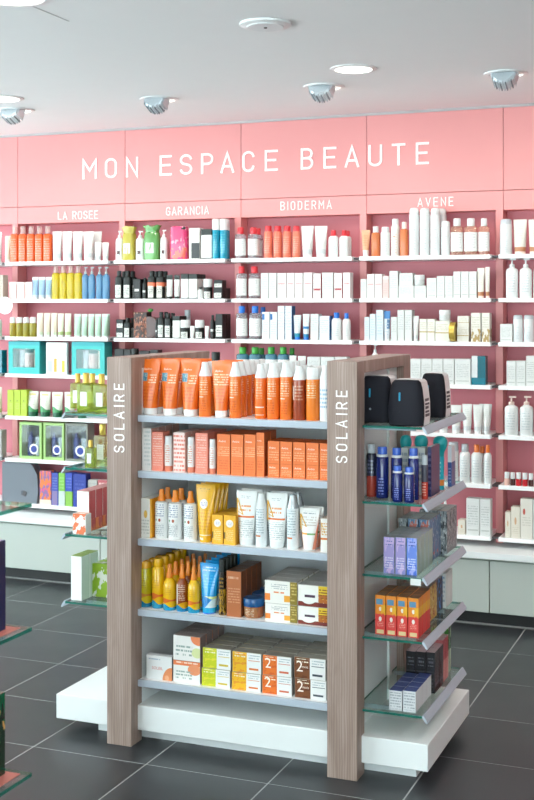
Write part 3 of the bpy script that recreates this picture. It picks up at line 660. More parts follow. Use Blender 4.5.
# --- end shelves
printed('e_purple', '#a59ad6', [('r', 0, 1, 0, .35, '#8f8ed0'), ('n', 0, 1, 0, 1, '#c9b2e0', 3, .55), ('s', '#8f9fb0'), ('t', '#9aa0a6')], [(.2, .8, .78, .9, '#5a6ab0', 1), (.15, .85, .12, .45, '#dcd6ee', 5)], 0.3, 0.2)
printed('e_blue', '#6f8ee6', [('r', 0, 1, 0, .3, '#4f74dc'), ('n', 0, 1, 0, 1, '#a6b0f0', 3, .55), ('s', '#8fae9f'), ('t', '#9aa0a6')], [(.2, .8, .78, .9, '#3a4fae', 1), (.15, .85, .12, .45, '#d0daf6', 5)], 0.3, 0.2)
printed('e_greyart', '#8d9498', [('n', 0, 1, 0, 1, '#3a3e42', 4, .55), ('n', 0, 1, 0, 1, '#d8dadb', 7, .6), ('t', '#9b9fa2')], [])
printed('e_bluered', '#5d7fa3', [('n', 0, 1, 0, 1, '#c9705f', 3, .58), ('n', 0, 1, 0, 1, '#a8bccb', 6, .6), ('t', '#8d9296')], [])
printed('e_orangered', '#e2413c', [('b', .52, 1, '#f0912a'), ('r', .1, .75, .76, .9, '#5f93b8'), ('c', .5, .65, .055, .42, '#f4ece4'), ('c', .5, .4, .06, .42, '#f4ece4'), ('r', .15, .85, .03, .13, '#e9cf9a'), ('n', .6, 1, .5, .75, '#f3b52a', 3, .4), ('t', '#9a6a4a')], [(.2, .8, .2, .33, '#f4a79a', 3)])
printed('e_yellowart', '#c9a24a', [('n', 0, 1, 0, 1, '#a2402f', 3, .55), ('n', 0, 1, 0, 1, '#e9d9a0', 7, .6), ('t', '#8d8a84')], [])
printed('e_blackblue', '#22304a', [('n', 0, 1, 0, 1, '#2f86d0', 3, .55), ('t', '#777b80')], [(.1, .9, .1, .8, '#8d99b0', 5)])
printed('e_whitebox', '#d9dcda', [('t', '#c2c4c4')], [(.1, .9, .1, .9, '#9cabb8', 6)])
printed('e_blackbox', '#1e1e22', [('r', .05, .95, .5, .53, '#3a3a40'), ('t', '#b08f96'), ('s', '#3a2a2e')], [(.2, .8, .65, .85, '#6a6a72', 2), (.2, .8, .15, .35, '#6a6a72', 2)], 0.25, 0.3)
printed('e_redbox', '#b5565c', [('t', '#c9a3a3'), ('b', 0, .5, '#d98f8c')], [(.1, .9, .1, .9, '#e9cfcf', 6)])
printed('e_smallbox', '#dfe1e4', [('t', '#3a4a86')], [(.08, .92, .08, .9, '#9aa0a8', 6)])
printed('e_clearpack', '#b9c9ae', [('n', 0, 1, .5, 1, '#4f8a45', 4, .45)], [], 0.2, 0.4)
printed('e_bluecan', '#16246e', [], [(.3, .75, .08, .5, '#8d9be0', 6)], 0.2, 0.5)
printed('e_darkcan', '#23283f', [('b', 0, .48, '#a83a2c')], [(.2, .8, .5, .85, '#6a7090', 4)], 0.25, 0.4)
printed('e_navybox', '#2c2f5e', [('t', '#9b9da6')], [(.1, .9, .1, .9, '#6b7096', 7)], 0.3)
printed('e_tealtube', '#1fb0c4', [('b', .12, .3, '#ee8a3a')], [(.3, .7, .4, .9, '#8fe0ea', 4)], 0.3)
printed('e_redtube', '#c8402f', [('b', .5, 1, '#4a4a58')], [(.2, .8, .1, .5, '#f0c0b0', 5)], 0.3)
printed('e_navywhite', '#33508c', [('b', .6, 1, '#dfe4ea')], [(.2, .8, .1, .5, '#8fa6d0', 5)], 0.3)
printed('e_bluetablets', '#2a3f9c', [('n', 0, 1, 0, .5, '#1b1d2c', 3, .5), ('s', '#20284e')], [(.1, .9, .5, .8, '#8a9be0', 4)], 0.3)
printed('e_greenbox', '#1d3b2c', [('n', 0, 1, 0, 1, '#0e5a3c', 3, .5), ('n', 0, 1, .3, 1, '#c99a5a', 6, .66)], [], 0.25, 0.3)
printed('e_redsidebox', '#f6f4f1', [('s', '#c24a4c'), ('t', '#d98a8c'), ('n', 0, 1, 0, .3, '#e8804a', 3, .45)], [])
printed('e_floralbox', '#f6f1ec', [('n', 0, 1, 0, 1, '#ef7a48', 2.5, .5), ('s', '#dcd6d0')], [])
printed('e_greenside', '#f7f8f6', [('s', '#c3d3c6'), ('t', '#8aa646')], [])
printed('e_greengift', '#e9eee0', [('n', 0, 1, 0, 1, '#9bbf2e', 2.5, .45)], [])
printed('band_card', '#cfd0d2', [('r', .1, .9, .1, .3, '#8a8c90')], [(.08, .92, .15, .75, '#33363c', 5)])
plain('fabric_black', '#0c0d1b', 0.8, var=0.1); plain('zip_teal', '#1f8fb5', 0.3); plain('balloon_teal', '#179aa0', 0.35)
plain('c_white', '#dfe1e1', 0.35, var=.01); plain('c_grey', '#b9bfc4', 0.3, var=.02); plain('c_red', '#d8323c', 0.3); plain('c_blue', '#1c6fd0', 0.3); plain('c_green', '#3fa03c', 0.3)
plain('c_black', '#0f1613', 0.45); plain('c_orange', '#f08a24', 0.3); plain('c_dorange', '#e5762c', 0.3); plain('c_gold', '#c9ab4e', 0.3, metal=.5); plain('c_navy', '#17528a', 0.25); plain('c_bluecap', '#3f66c8', 0.2)
plain('c_peach', '#f0d6cc', 0.35); plain('c_darkgreen', '#12553a', 0.3); plain('c_yellow', '#e8b010', 0.25); plain('red_lacquer', '#c0252e', 0.2); plain('dark_lacquer', '#4a2a28', 0.2); plain('pink_lacquer', '#e2b5a8', 0.2)
plain('c_brownorange', '#d0691e', 0.25); plain('card_pink', '#cf7468', 0.6); plain('disc_white', '#e9f1ee', 0.4); plain('silver', '#aeb3b6', 0.25, metal=.6); plain('soap_white', '#f0efe9', .4)
plain('wrap_yellow', '#b5aa3e', 0.25, coat=.4, var=.25); plain('wrap_green', '#5f9a52', 0.25, coat=.4, var=.25); plain('bow_black', '#17171b', .3)
plain('print_white', '#fbeee2', .5, var=0); plain('print_orange', '#e98a2a', .5, var=0); plain('print_red', '#cf5a4a', .5, var=0); plain('print_dark', '#3c3f46', .5, var=0); plain('print_gold', '#d9a030', .5, var=0)
clear('l_clear', '#eef2f4', .18, .05, '#cfd6da'); clear('l_yellow', '#f4ec9a', .5, .08, '#e6d22e'); clear('l_blue', '#a9d2ea', .45, .08, '#79b4dc'); clear('l_olive', '#d9d68a', .5, .08, '#b9b04a')
clear('l_orange', '#f2b48a', .55, .08, '#ef9a66'); clear('l_aqua', '#a9cfdc', .45, .08, '#5f9fb8'); clear('l_peach', '#f8e4d8', .22, .05, '#f0cdb6'); clear('l_perfume', '#dde59a', .2, .04, '#b5c455'); clear('l_perfume2', '#f0ecc8', .18, .04, '#d8cf8a')
clear('cap_clear', '#f6e3e0', .4, .05, '#f0dcd8'); clear('pack_clear', '#f6f8f8', .02, .03)

# ================================================================== PACKAGING SHAPES
PR = {
    'bot':   dict(b=[(.94, 0), (1, .02), (1, .66), (.93, .74), (.62, .79), (.42, .81)], c=[(.47, .795), (.5, .80), (.5, .98), (.45, 1)]),
    'botw':  dict(b=[(.94, 0), (1, .02), (1, .70), (.9, .77), (.66, .80)], c=[(.64, .79), (.66, .80), (.66, .98), (.6, 1)]),
    'square': dict(b=[(.96, 0), (1, .02), (1, .72), (.92, .77), (.5, .80)], c=[(.56, .79), (.58, .80), (.58, .98), (.52, 1)]),
    'can':   dict(b=[(.94, 0), (1, .015), (1, .84), (.97, .85)], c=[(.9, .85), (.93, .855), (.93, .94), (.8, .985), (.5, 1)]),
    'can2':  dict(b=[(.94, 0), (1, .015), (1, .78), (.8, .83)], c=[(.74, .82), (.76, .83), (.76, .97), (.68, 1)]),
    'mist':  dict(b=[(.96, 0), (1, .015), (1, .745)], c=[(1, .745), (.97, .78), (.75, .86), (.6, .93), (.57, .985), (.48, 1)]),
    'flat':  dict(b=[(.96, 0), (1, .015), (1, .78)], c=[(.92, .78), (.94, .79), (.94, .97), (.88, 1)]),
    'spray': dict(b=[(.94, 0), (1, .02), (1, .68), (.9, .735), (.56, .765)], c=[(.54, .755), (.56, .765), (.54, .83), (.38, .87), (.38, .965), (.3, 1)]),
    'spray2': dict(b=[(.94, 0), (1, .02), (1, .52), (.92, .6), (.6, .68), (.45, .71)], c=[(.48, .70), (.5, .71), (.46, .80), (.33, .84), (.32, .96), (.24, 1)]),
    'drop':  dict(b=[(.95, 0), (1, .02), (1, .62), (.88, .70)], c=[(.84, .69), (.86, .70), (.86, .92), (.7, .99), (.5, 1)]),
    'jar':   dict(b=[(.88, 0), (.98, .06), (1, .3), (1, .58)], c=[(1.02, .59), (1.04, .62), (1.04, .95), (.98, 1)]),
    'polish': dict(b=[(.95, 0), (1, .04), (1, .45), (.7, .52)], c=[(.9, .52), (.92, .53), (.88, .97), (.82, 1)]),
    'cone':  dict(b=[(.95, 0), (1, .02), (1, .6), (.8, .68)], c=[(.6, .68), (.62, .69), (.25, .97), (.18, 1)]),
    'balloon': dict(b=[(.5, 0), (.52, .02), (.52, .62)], c=[(.5, .60), (.55, .70), (.85, .78), (1, .86), (.95, .93), (.7, .98), (.35, 1)]),
}
# look table: style -> shape, materials, name, category, description
S = {}
def st(key, shape, body, name, cat, desc, cap=None, label=None, **kw): S[key] = dict(shape=shape, body=body, name=name, cat=cat, desc=desc, cap=cap, label=label, **kw)
def carton(key, body, desc, d=0.055, **kw): st(key, 'box', body, kw.pop('name', 'carton'), 'box', desc, d=d, **kw)
for k, b, dsc in (('w', 'p_white', 'plain white carton'), ('wg', 'p_white_grey', 'white carton with grey print'), ('wr', 'p_white_rose', 'white carton with rose line'), ('wred', 'p_white_red', 'white carton with red stripe'),
                  ('wb', 'p_white_blue', 'white carton with blue sides'), ('wbt', 'p_white_bluetab', 'white carton with blue tab'), ('wgo', 'p_white_gold', 'ivory carton with gold line'), ('wgb', 'p_white_goldbot', 'ivory carton with gold pattern'),
                  ('cr', 'p_cream', 'cream carton with peach dot'), ('crr', 'p_cream_red', 'cream carton with red ring'), ('bei', 'p_beige', 'beige carton'), ('pk', 'p_pinkpale', 'pale pink carton'), ('li', 'p_lime', 'lime green carton'),
                  ('lb', 'p_lightblue', 'pale blue carton'), ('bk', 'p_black', 'black carton with white print'), ('bkw', 'p_blackwhite', 'small black white-labelled carton'), ('wbl', 'p_whiteblacklow', 'white carton with charcoal panel'),
                  ('flo', 'p_floral', 'brown floral gift box'), ('tealbox', 'p_tealbox', 'teal and white carton'), ('fg', 'p_floralgift', 'orange and purple floral carton'), ('bp', 'p_bluepurple', 'blue and purple carton'),
                  ('gp', 'p_greenpale', 'green and pale carton'), ('bg', 'p_bluegreen', 'blue and green carton'), ('nv', 'p_navy', 'deep blue carton'), ('sg', 'p_sidegrey', 'grey printed carton'),
                  ('whb', 'p_whiteblack', 'white carton with black top'), ('stand', 'p_stand', 'white showcard with coloured bottles')):
    carton(k, b, dsc)
S['wred']['d'] = 0.05; S['stand']['d'] = 0.02; S['flo']['d'] = 0.07
carton('turqbox', 'p_turq', 'turquoise gift box with clear window', d=0.09, name='gift_box', window=(.14, .86, .2, .78), inside=True)
carton('greenbox', 'p_lime', 'green framed gift box with window', d=0.08, name='gift_box', window=(.1, .9, .08, .93), seal=True)
carton('greybox', 'p_sidegrey', 'grey framed gift box with window', d=0.08, name='gift_box', window=(.06, .94, .06, .94), seal=True)
printed('p_greenframe', '#a9cf7c'); S['greenbox']['body'] = 'p_greenframe'
printed('p_greyframe', '#8d9084'); S['greybox']['body'] = 'p_greyframe'
def tube(key, body, cap, desc, rb=.66, ch=.12, **kw): st(key, 'tube', body, 'tube', 'tube', desc, cap, rb=rb, ch=ch, **kw)
tube('wt', 'p_whitetube', 'c_white', 'white squeeze tube', .72); tube('wtc', 'p_whitetube_copper', 'c_peach', 'white tube with copper base', .8, .08); tube('bt', 'p_bluepale', 'c_white', 'pale blue squeeze tube', .85, .08)
tube('ct', 'p_creamtube', 'c_white', 'cream squeeze tube', .85, .1); tube('cgt', 'p_creamtube_g', 'c_white', 'cream and green squeeze tube', .85, .1); tube('gt', 'p_palegreen', 'c_white', 'pale green squeeze tube', .85, .08)
tube('gw', 'p_greenwhite', 'c_darkgreen', 'white tube with green leaves', .78, .1); tube('pt', 'p_peach', 'c_white', 'peach squeeze tube', .6, .12)
tube('wbb', 'p_whitebluebase', 'c_blue', 'white tube with teal cap', .62, .12); tube('wbs', 'p_whiteblueband', 'c_blue', 'white tube with blue band', .75, .12)
tube('wbk', 'p_whiteblack', 'c_black', 'slim white tube black top', .8, .06); tube('swt', 'p_whitetube', 'c_white', 'small white tube', .7, .1); tube('btop', 'p_bluetop', 'c_white', 'white tube with blue top', .8, .08)
def lath(key, shape, body, cap, name, cat, desc, **kw): st(key, shape, body, name, cat, desc, cap, **kw)
B_ = 'bottle'
lath('ob', 'square', 'p_orangebot', 'cap_clear', B_, B_, 'orange bottle with clear cap', pw=3.5, sy=.7)
lath('yb', 'square', 'l_yellow', 'cap_clear', B_, B_, 'yellow bottle with clear cap', pw=3, sy=.8); lath('olb', 'drop', 'l_olive', 'c_white', B_, B_, 'olive bottle with white cap')
lath('wp', 'pump', 'p_whitebottle', 'c_white', 'pump_bottle', B_, 'white pump bottle', dot='dark_lacquer'); lath('bp_', 'pump', 'l_blue', 'c_grey', 'pump_bottle', B_, 'clear blue pump bottle', pw=3)
lath('wp2', 'pump', 'p_whitebottle', 'c_white', 'pump_bottle', B_, 'white shampoo pump bottle', pw=2.6); lath('wp3', 'pump', 'p_whitebottle', 'c_peach', 'pump_bottle', B_, 'white bottle with pink pump')
lath('rc', 'square', 'l_clear', 'c_red', B_, B_, 'clear bottle with red cap', label='p_label', pw=3, sy=.75); lath('bc', 'square', 'l_clear', 'c_blue', B_, B_, 'clear bottle with blue cap', label='p_label', pw=3, sy=.75)
lath('gc', 'square', 'l_aqua', 'c_green', B_, B_, 'aqua bottle with green cap', label='p_label', pw=3, sy=.75)
lath('cb', 'can2', 'p_coral', 'c_red', B_, B_, 'coral bottle with red cap'); lath('wrc', 'bot', 'p_whitebottle', 'c_red', B_, B_, 'white bottle with red cap', sy=.7); lath('wbc', 'bot', 'p_whitebottle', 'c_blue', B_, B_, 'white bottle with blue cap', sy=.7)
lath('tc', 'can', 'p_teal', 'c_white', 'spray_can', 'spray can', 'teal spray can', capz=.78); lath('wc', 'can', 'p_can_white', 'c_white', 'spray_can', 'spray can', 'tall white spray can')
lath('wc2', 'can', 'p_can_white', 'c_white', 'spray_can', 'spray can', 'shorter white spray can'); lath('cc', 'can', 'p_can_white', 'c_grey', 'spray_can', 'spray can', 'white and silver can')
lath('pb', 'botw', 'l_orange', 'c_white', B_, B_, 'peach bottle with white cap', pw=3); lath('ob2', 'square', 'l_orange', 'c_peach', B_, B_, 'clear orange bottle', pw=3); lath('wrb', 'can2', 'p_whitebottle_o', 'c_white', B_, B_, 'white pump bottle orange print')
lath('wtb', 'can2', 'p_whitebottle', 'c_white', B_, B_, 'plain white bottle'); lath('pc', 'square', 'l_peach', 'c_white', B_, B_, 'clear peach bottle white cap', label='p_label', pw=3, sy=.75)
lath('db', 'square', 'p_darkgreen', 'c_black', B_, B_, 'dark green white-labelled bottle', pw=3.5, sy=.8); lath('dbo', 'square', 'p_darkgreen_orange', 'c_black', B_, B_, 'black bottle with orange shoulder', pw=3.5, sy=.8)
lath('dsm', 'bot', 'p_black', 'c_black', B_, B_, 'small black bottle'); lath('wsm', 'bot', 'p_whitebottle', 'c_black', B_, B_, 'small white bottle black cap'); lath('gcy', 'flat', 'c_grey', 'c_grey', 'canister', B_, 'grey cylinder canister')
lath('jw', 'jar', 'p_darkgreen', 'c_white', 'jar', 'jar', 'dark jar with white lid'); lath('jww', 'jar', 'p_white', 'c_white', 'jar', 'jar', 'white lidded jar'); lath('jgo', 'jar', 'p_white_gold', 'c_gold', 'jar', 'jar', 'gold lidded jar'); lath('jcr', 'jar', 'p_creamtube', 'c_black', 'jar', 'jar', 'cream jar with dark lid')
lath('woc', 'bot', 'p_whitebottle', 'c_dorange', B_, B_, 'white bottle with orange cap'); lath('wgc', 'botw', 'p_whitebottle', 'c_grey', B_, B_, 'white bottle with grey cap'); lath('wcl', 'flat', 'p_white_grey', 'c_grey', B_, B_, 'pale bottle with grey cap')
lath('nr', 'polish', 'red_lacquer', 'c_white', 'nail_polish', 'nail polish', 'red nail polish white cap', pw=3); lath('nd', 'polish', 'dark_lacquer', 'c_white', 'nail_polish', 'nail polish', 'dark nail polish white cap', pw=3); lath('np', 'polish', 'pink_lacquer', 'c_white', 'nail_polish', 'nail polish', 'pale nail polish white cap', pw=3)
lath('wn', 'cone', 'p_whitebottle', 'c_white', B_, B_, 'white bottle with pointed nozzle'); lath('palb', 'can', 'p_palegreen', 'c_white', B_, B_, 'pale green bottle'); lath('goldr', 'drum', 'c_gold', None, 'tin', 'tin', 'round gold tin')
# gondola looks
tube('ot', 'g_otube', 'c_white', 'orange tube with blue emblem', .68, .125, txt=('Avène', .2, .80, .42, 'print_white')); tube('ot2', 'g_otube2', 'c_white', 'plain orange tube white cap', .6, .125, txt=('Avène', .22, .80, .4, 'print_white'))
lath('om', 'mist', 'g_obot', 'c_white', B_, B_, 'orange bottle with white top'); lath('os', 'mist', 'g_oslim', 'c_white', B_, B_, 'slim orange bottle white top'); lath('obr', 'mist', 'g_brown', 'c_white', B_, B_, 'reddish brown bottle white top')
lath('of', 'flat', 'g_obot2', 'c_white', B_, B_, 'amber bottle flat white cap'); lath('wm', 'mist', 'g_whitebot', 'c_white', B_, B_, 'white bottle by right post')
carton('gcor', 'g_coralbox', 'coral striped carton'); carton('gstr', 'g_stripebox', 'pink and white striped carton'); carton('gwh', 'g_whitebox', 'white carton with coral side'); lath('gpen', 'flat', 'g_whitepen', 'c_white', B_, B_, 'slim white stick')
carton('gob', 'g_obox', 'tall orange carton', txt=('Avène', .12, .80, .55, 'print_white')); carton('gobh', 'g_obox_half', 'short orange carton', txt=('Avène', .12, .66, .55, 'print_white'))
carton('gyw', 'g_yellowbox', 'white carton with yellow edge'); lath('gsw', 'spray', 'g_spraywhite', 'c_orange', 'spray_bottle', 'spray bottle', 'white spray bottle orange nozzle')
tube('gyt', 'g_ytube', 'c_yellow', 'large yellow tube', .55, .02); carton('gyb', 'g_ybox', 'yellow carton with white disc')
tube('gat', 'g_awhite', 'c_white', 'large white tube orange band', .62, .02, swirl=True); tube('gas', 'g_awhite_s', 'c_white', 'small white tube green line', .57, .02, swirl=True); lath('gab', 'mist', 'g_abot', 'silver', 'spray_bottle', 'spray bottle', 'white spray bottle silver top')
lath('gab2', 'mist', 'g_abot', 'c_white', 'spray_bottle', 'spray bottle', 'white spray bottle white top'); carton('gax', 'g_abox', 'white and peach carton', swirl=True)
lath('gpc', 'can', 'g_polygreen', 'c_yellow', 'spray_can', 'spray can', 'olive yellow spray can'); lath('gpy', 'can2', 'g_poly', 'c_yellow', 'spray_can', 'spray can', 'tall yellow spray can'); lath('gps', 'spray2', 'g_poly', 'c_orange', 'spray_bottle', 'spray bottle', 'yellow oil spray bottle')
lath('gpb', 'spray2', 'g_polybrown', 'c_orange', 'spray_bottle', 'spray bottle', 'brown oil spray bottle'); tube('gbt', 'g_bluetube', 'c_blue', 'bright blue tube', .67, .03); lath('gbg', 'flat', 'g_blackgold', 'c_black', B_, B_, 'slim black and gold bottle')
carton('gbx', 'g_bronzebox', 'bronze brown carton', d=.045); lath('gbj', 'jar', 'g_bronzejar', 'c_navy', 'jar', 'jar', 'bronze jar with navy lid')
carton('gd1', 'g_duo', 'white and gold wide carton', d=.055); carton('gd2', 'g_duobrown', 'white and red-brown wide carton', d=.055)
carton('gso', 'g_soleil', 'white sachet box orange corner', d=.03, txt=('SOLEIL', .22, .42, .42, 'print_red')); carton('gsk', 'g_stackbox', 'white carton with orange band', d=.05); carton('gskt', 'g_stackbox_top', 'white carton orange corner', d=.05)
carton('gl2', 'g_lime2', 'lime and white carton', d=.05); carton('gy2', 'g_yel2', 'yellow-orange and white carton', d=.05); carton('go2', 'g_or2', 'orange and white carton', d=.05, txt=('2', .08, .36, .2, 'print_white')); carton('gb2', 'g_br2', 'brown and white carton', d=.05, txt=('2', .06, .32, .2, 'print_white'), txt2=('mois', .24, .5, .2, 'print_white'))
# end shelf looks
carton('ep', 'e_purple', 'lilac shiny carton', d=.05); carton('eb', 'e_blue', 'blue shiny carton', d=.05); carton('eg', 'e_greyart', 'grey patterned carton', d=.05); carton('ebr', 'e_bluered', 'blue and red carton', d=.05)
carton('eor', 'e_orangered', 'orange over red carton', d=.05); carton('ey', 'e_yellowart', 'yellow and red carton', d=.05); carton('ebb', 'e_blackblue', 'black and blue carton', d=.05); carton('ew', 'e_whitebox', 'off-white carton', d=.05)
carton('ebk', 'e_blackbox', 'glossy black carton', d=.06); carton('er', 'e_redbox', 'dusky red carton', d=.04); carton('es', 'e_smallbox', 'small white blue-topped carton', d=.05); carton('ec', 'e_clearpack', 'clear green-leaf pack', d=.04)
lath('ebc', 'can2', 'e_bluecan', 'c_bluecap', 'spray_can', 'spray can', 'tall deep blue can', ring=True); lath('ebs', 'can2', 'e_bluecan', 'c_bluecap', 'spray_can', 'spray can', 'short deep blue can', ring=True); lath('edc', 'can2', 'e_darkcan', 'c_grey', 'spray_can', 'spray can', 'navy and red can')
carton('enb', 'e_navybox', 'dark navy carton', d=.12); lath('eba', 'balloon', 'e_tealtube', 'balloon_teal', B_, B_, 'teal bottle with bulb top'); lath('ert', 'flat', 'e_redtube', 'c_grey', B_, B_, 'red and grey bottle'); carton('enw', 'e_navywhite', 'navy and white carton', d=.06)
carton('ebt', 'e_bluetablets', 'dark blue photo carton', d=.1); carton('egb', 'e_greenbox', 'dark green photo carton', d=.1)
carton('ers', 'e_redsidebox', 'white carton with red side', d=.05); carton('efl', 'e_floralbox', 'orange flower carton', d=.04); carton('egs', 'e_greenside', 'white carton with pale green side', d=.06); carton('egg', 'e_greengift', 'green and white leaf carton', d=.06)
lath('pf', 'perfume', 'l_perfume', 'c_gold', 'perfume_bottle', 'perfume', 'green perfume bottle gold cap'); lath('pf2', 'perfume', 'l_perfume2', 'c_gold', 'perfume_bottle', 'perfume', 'pale perfume bottle gold cap')

PARTS = {}
def get_parts(key, w, h):
    """list of (part name, mesh, offset, rotation, index of the parent part or None); the first is the main body"""
    kk = (key, round(w, 4), round(h, 4))
    if kk in PARTS: return PARTS[kk]
    s = S[key]; sh = s['shape']; P = []
    d = s.get('d', .055)
    if sh == 'box':
        if 'window' in s:
            a, b, c, e = s['window']; x0, x1, z0, z1 = -w / 2 + a * w, -w / 2 + b * w, c * h, e * h
            bm_ = [box_mesh(-w / 2, x0, -d / 2, d / 2, 0, h, s['body']), box_mesh(x1, w / 2, -d / 2, d / 2, 0, h, s['body']), box_mesh(x0, x1, -d / 2, d / 2, 0, z0, s['body']),
                   box_mesh(x0, x1, -d / 2, d / 2, z1, h, s['body']), box_mesh(x0, x1, d / 2 - .004, d / 2, z0, z1, s['body'])]
            P.append(('box', merge(*bm_), (0, 0, 0), None, None))
            P.append(('window_pane', box_mesh(x0, x1, -d / 2 + .001, -d / 2 + .002, z0, z1, 'pack_clear'), (0, 0, 0), None, 0))
            if s.get('inside'):
                ww = x1 - x0
                P.append(('inner_tub', lathe(PR['jar']['b'][:] + [(1, .95)], ww * .34, (z1 - z0) * .8, 'p_pinkpale', 16), (ww * .06, 0, z0), None, 0))
                P.append(('inner_tube', loft_tube(ww * .26, (z1 - z0) * .92, ww * .2, 0, 'p_lightblue'), (-ww * .27, .004, z0), None, 0))
                P.append(('inner_tube', loft_tube(ww * .22, (z1 - z0) * .9, ww * .17, 0, 'p_creamtube'), (ww * .36, .004, z0), None, 0))
            else:
                ww = x1 - x0; hh = z1 - z0
                P.append(('inner_bottle', lathe(PR['bot']['b'] + [(.4, .95)], ww * .27, hh * .8, 'p_navy', 14), (-ww * .18, 0, z0), None, 0))
                P.append(('inner_tube', loft_tube(ww * .3, hh * .6, ww * .2, 0, 'p_lightblue'), (ww * .2, .004, z0), None, 0))
                P.append(('inner_tray', box_mesh(x0, x1, d / 2 - .02, d / 2 - .005, z0, z1, 'p_giftwindow'), (0, 0, 0), None, 0))
                P.append(('round_seal', lathe([(1, 0), (1, 1)], ww * .5, .0015, 'soap_white', 20), (ww * .2, -d / 2 - .0001, h * .28), (math.radians(90), 0, 0), 0))
                P.append(('seal_print', lathe([(1, 0), (1, 1)], ww * .34, .001, 'p_navy', 20), (ww * .2, -d / 2 - .0016, h * .28), (math.radians(90), 0, 0), 0))
        else:
            P.append(('box', box_mesh(-w / 2, w / 2, -d / 2, d / 2, 0, h, s['body'], min(.0012, w * .02)), (0, 0, 0), None, None))
        yf = -d / 2 - .0003
    elif sh == 'tube':
        wb = w * s['rb']; ch = h * s['ch']
        P.append(('tube_body', loft_tube(w, h, wb, ch * .96, s['body']), (0, 0, 0), None, None))
        P.append(('cap', lathe([(.9, 0), (.97, .06), (1, .9), (.96, 1)], wb * 1.0, ch, s['cap'], 20), (0, 0, 0), None, 0)); yf = -wb * .42
    elif sh == 'pump':
        hb = h * .78; pw = s.get('pw', 2)
        P.append(('body', lathe([(.94, 0), (1, .02), (1, .84), (.92, .92), (.5, .98), (.36, 1)], w, hb, s['body'], 20, .8, pw), (0, 0, 0), None, None))
        head = box_mesh(-w * .16, w * .34, -w * .1, w * .1, h * .955, h, s['cap'], .001)
        P.append(('pump', merge(lathe([(.4, hb / h), (.42, hb / h + .005), (.4, hb / h + .07), (.12, hb / h + .08), (.12, .96)], w, h, s['cap'], 14), head), (0, 0, 0), None, 0))
        if 'dot' in s: P.append(('emblem', box_mesh(-w * .16, w * .22, -w * .405, -w * .38, h * .2, h * .32, s['dot']), (0, 0, 0), None, 0))
        yf = -w * .41
    elif sh == 'drum':
        P.append(('tin', lathe([(.97, 0), (1, .05), (1, .95), (.97, 1)], h, w, s['body'], 24), (-w / 2, 0, h / 2), (0, math.radians(90), 0), None)); yf = 0
    elif sh == 'perfume':
        P.append(('flask', lathe([(.95, 0), (1, .03), (1, .68), (.94, .72), (.3, .74), (.28, .76)], w, h, s['body'], 24, .6, 6), (0, 0, 0), None, None))
        P.append(('cap', lathe([(.36, .745), (.38, .75), (.38, .99), (.35, 1)], w, h, s['cap'], 16), (0, 0, 0), None, 0))
        P.append(('label', box_mesh(-w * .22, w * .22, -w * .31, -w * .302, h * .16, h * .52, 'p_label'), (0, 0, 0), None, 0)); yf = 0
    else:
        p = PR[sh]; sy, pw = s.get('sy', 1), s.get('pw', 2); bp, cp = p['b'], p['c']
        if 'capz' in s: bp = [(r, z * .72 / .84 if z > .1 else z) for r, z in bp]; cp = [(1, .72), (1, .95), (.9, 1)]
        P.append(('body', lathe(bp, w, h, s['body'], 20, sy, pw), (0, 0, 0), None, None))
        P.append(('cap', lathe(cp, w, h, s['cap'], 18, 1 if sh not in ('mist',) else sy), (0, 0, 0), None, 0))
        if s['label']: P.append(('label', lathe([(1.012, .1), (1.012, .62)], w, h, s['label'], 20, sy, pw), (0, 0, 0), None, 0))
        if s.get('ring'): P.append(('collar', lathe([(.84, .80), (.9, .805), (.9, .85), (.8, .855)], w, h, 'c_white', 18), (0, 0, 0), None, 0))
        yf = -w / 2 * sy
    for tk in ('txt', 'txt2'):
        if tk in s:
            t, fx, fz, fw, m = s[tk]
            me = text_mesh(t, 1.0, m)
            xs = [v.co.x for v in me.vertices]; bw = max(xs) - min(xs); k = fw * w / bw
            me2 = text_mesh(t, k, m)
            y_ = yf
            if sh == 'tube':
                tt = min(1, fz / .94); y_ = -(w * s['rb'] / 2) * (1 - tt ** 1.6) - .0022
            P.append(('lettering', me2, (-w / 2 + fx * w, y_, fz * h), None, 0))
    if s.get('swirl'):
        q = []
        for (ax, az, bx, bz) in ((-.42, .86, -.1, .56), (-.34, .62, -.1, .56), (-.42, .86, -.36, .5)):
            q.append((ax * w, az * h, bx * w, bz * h))
        v, f = [], []
        for (ax, az, bx, bz) in q:
            i = len(v); t_ = w * .028
            def yy(z):
                if sh == 'box': return yf - .0003
                tt = min(1, max(0, (z / h)) / .94); return -(w * s['rb'] / 2) * (1 - tt ** 1.6) * .93 - .003
            v += [(ax - t_, yy(az), az), (ax + t_, yy(az), az), (bx + t_, yy(bz), bz), (bx - t_, yy(bz), bz)]; f.append((i, i + 1, i + 2, i + 3))
        P.append(('emblem', new_mesh('emblem', v, f, ['print_gold']), (0, 0, 0), None, 0))
    PARTS[kk] = (P, (w if sh != 'box' else d) if 'd' not in s else d)
    return PARTS[kk]
REC = []
def put(key, X, Y, Z, w, h, loc, rotz=0.0, lvl=0, deep=0, name=None):
    """stand one product with its base centre at X,Y,Z"""
    P, _ = get_parts(key, w, h); s = S[key]; nm = name or s['name']
    if len(P) == 1 and P[0][3] is None and P[0][2] == (0, 0, 0):
        o = link(nm, P[0][1], None, (X, Y, Z), (0, 0, rotz) if rotz else None); ch = []
    else:
        o = link(nm, None, None, (X, Y, Z), (0, 0, rotz) if rotz else None); ch = []
        for pn, me, off, rot, par in P:
            c = link(pn, me, o, off, rot)
            if pn == 'seal_print': c.parent = ch[-1]; c.location = (0, 0, .0016); c.rotation_euler = (0, 0, 0)
            ch.append(c)
    o['category'] = s['cat']
    REC.append((o, s['desc'], loc, X, lvl, deep))
    return o
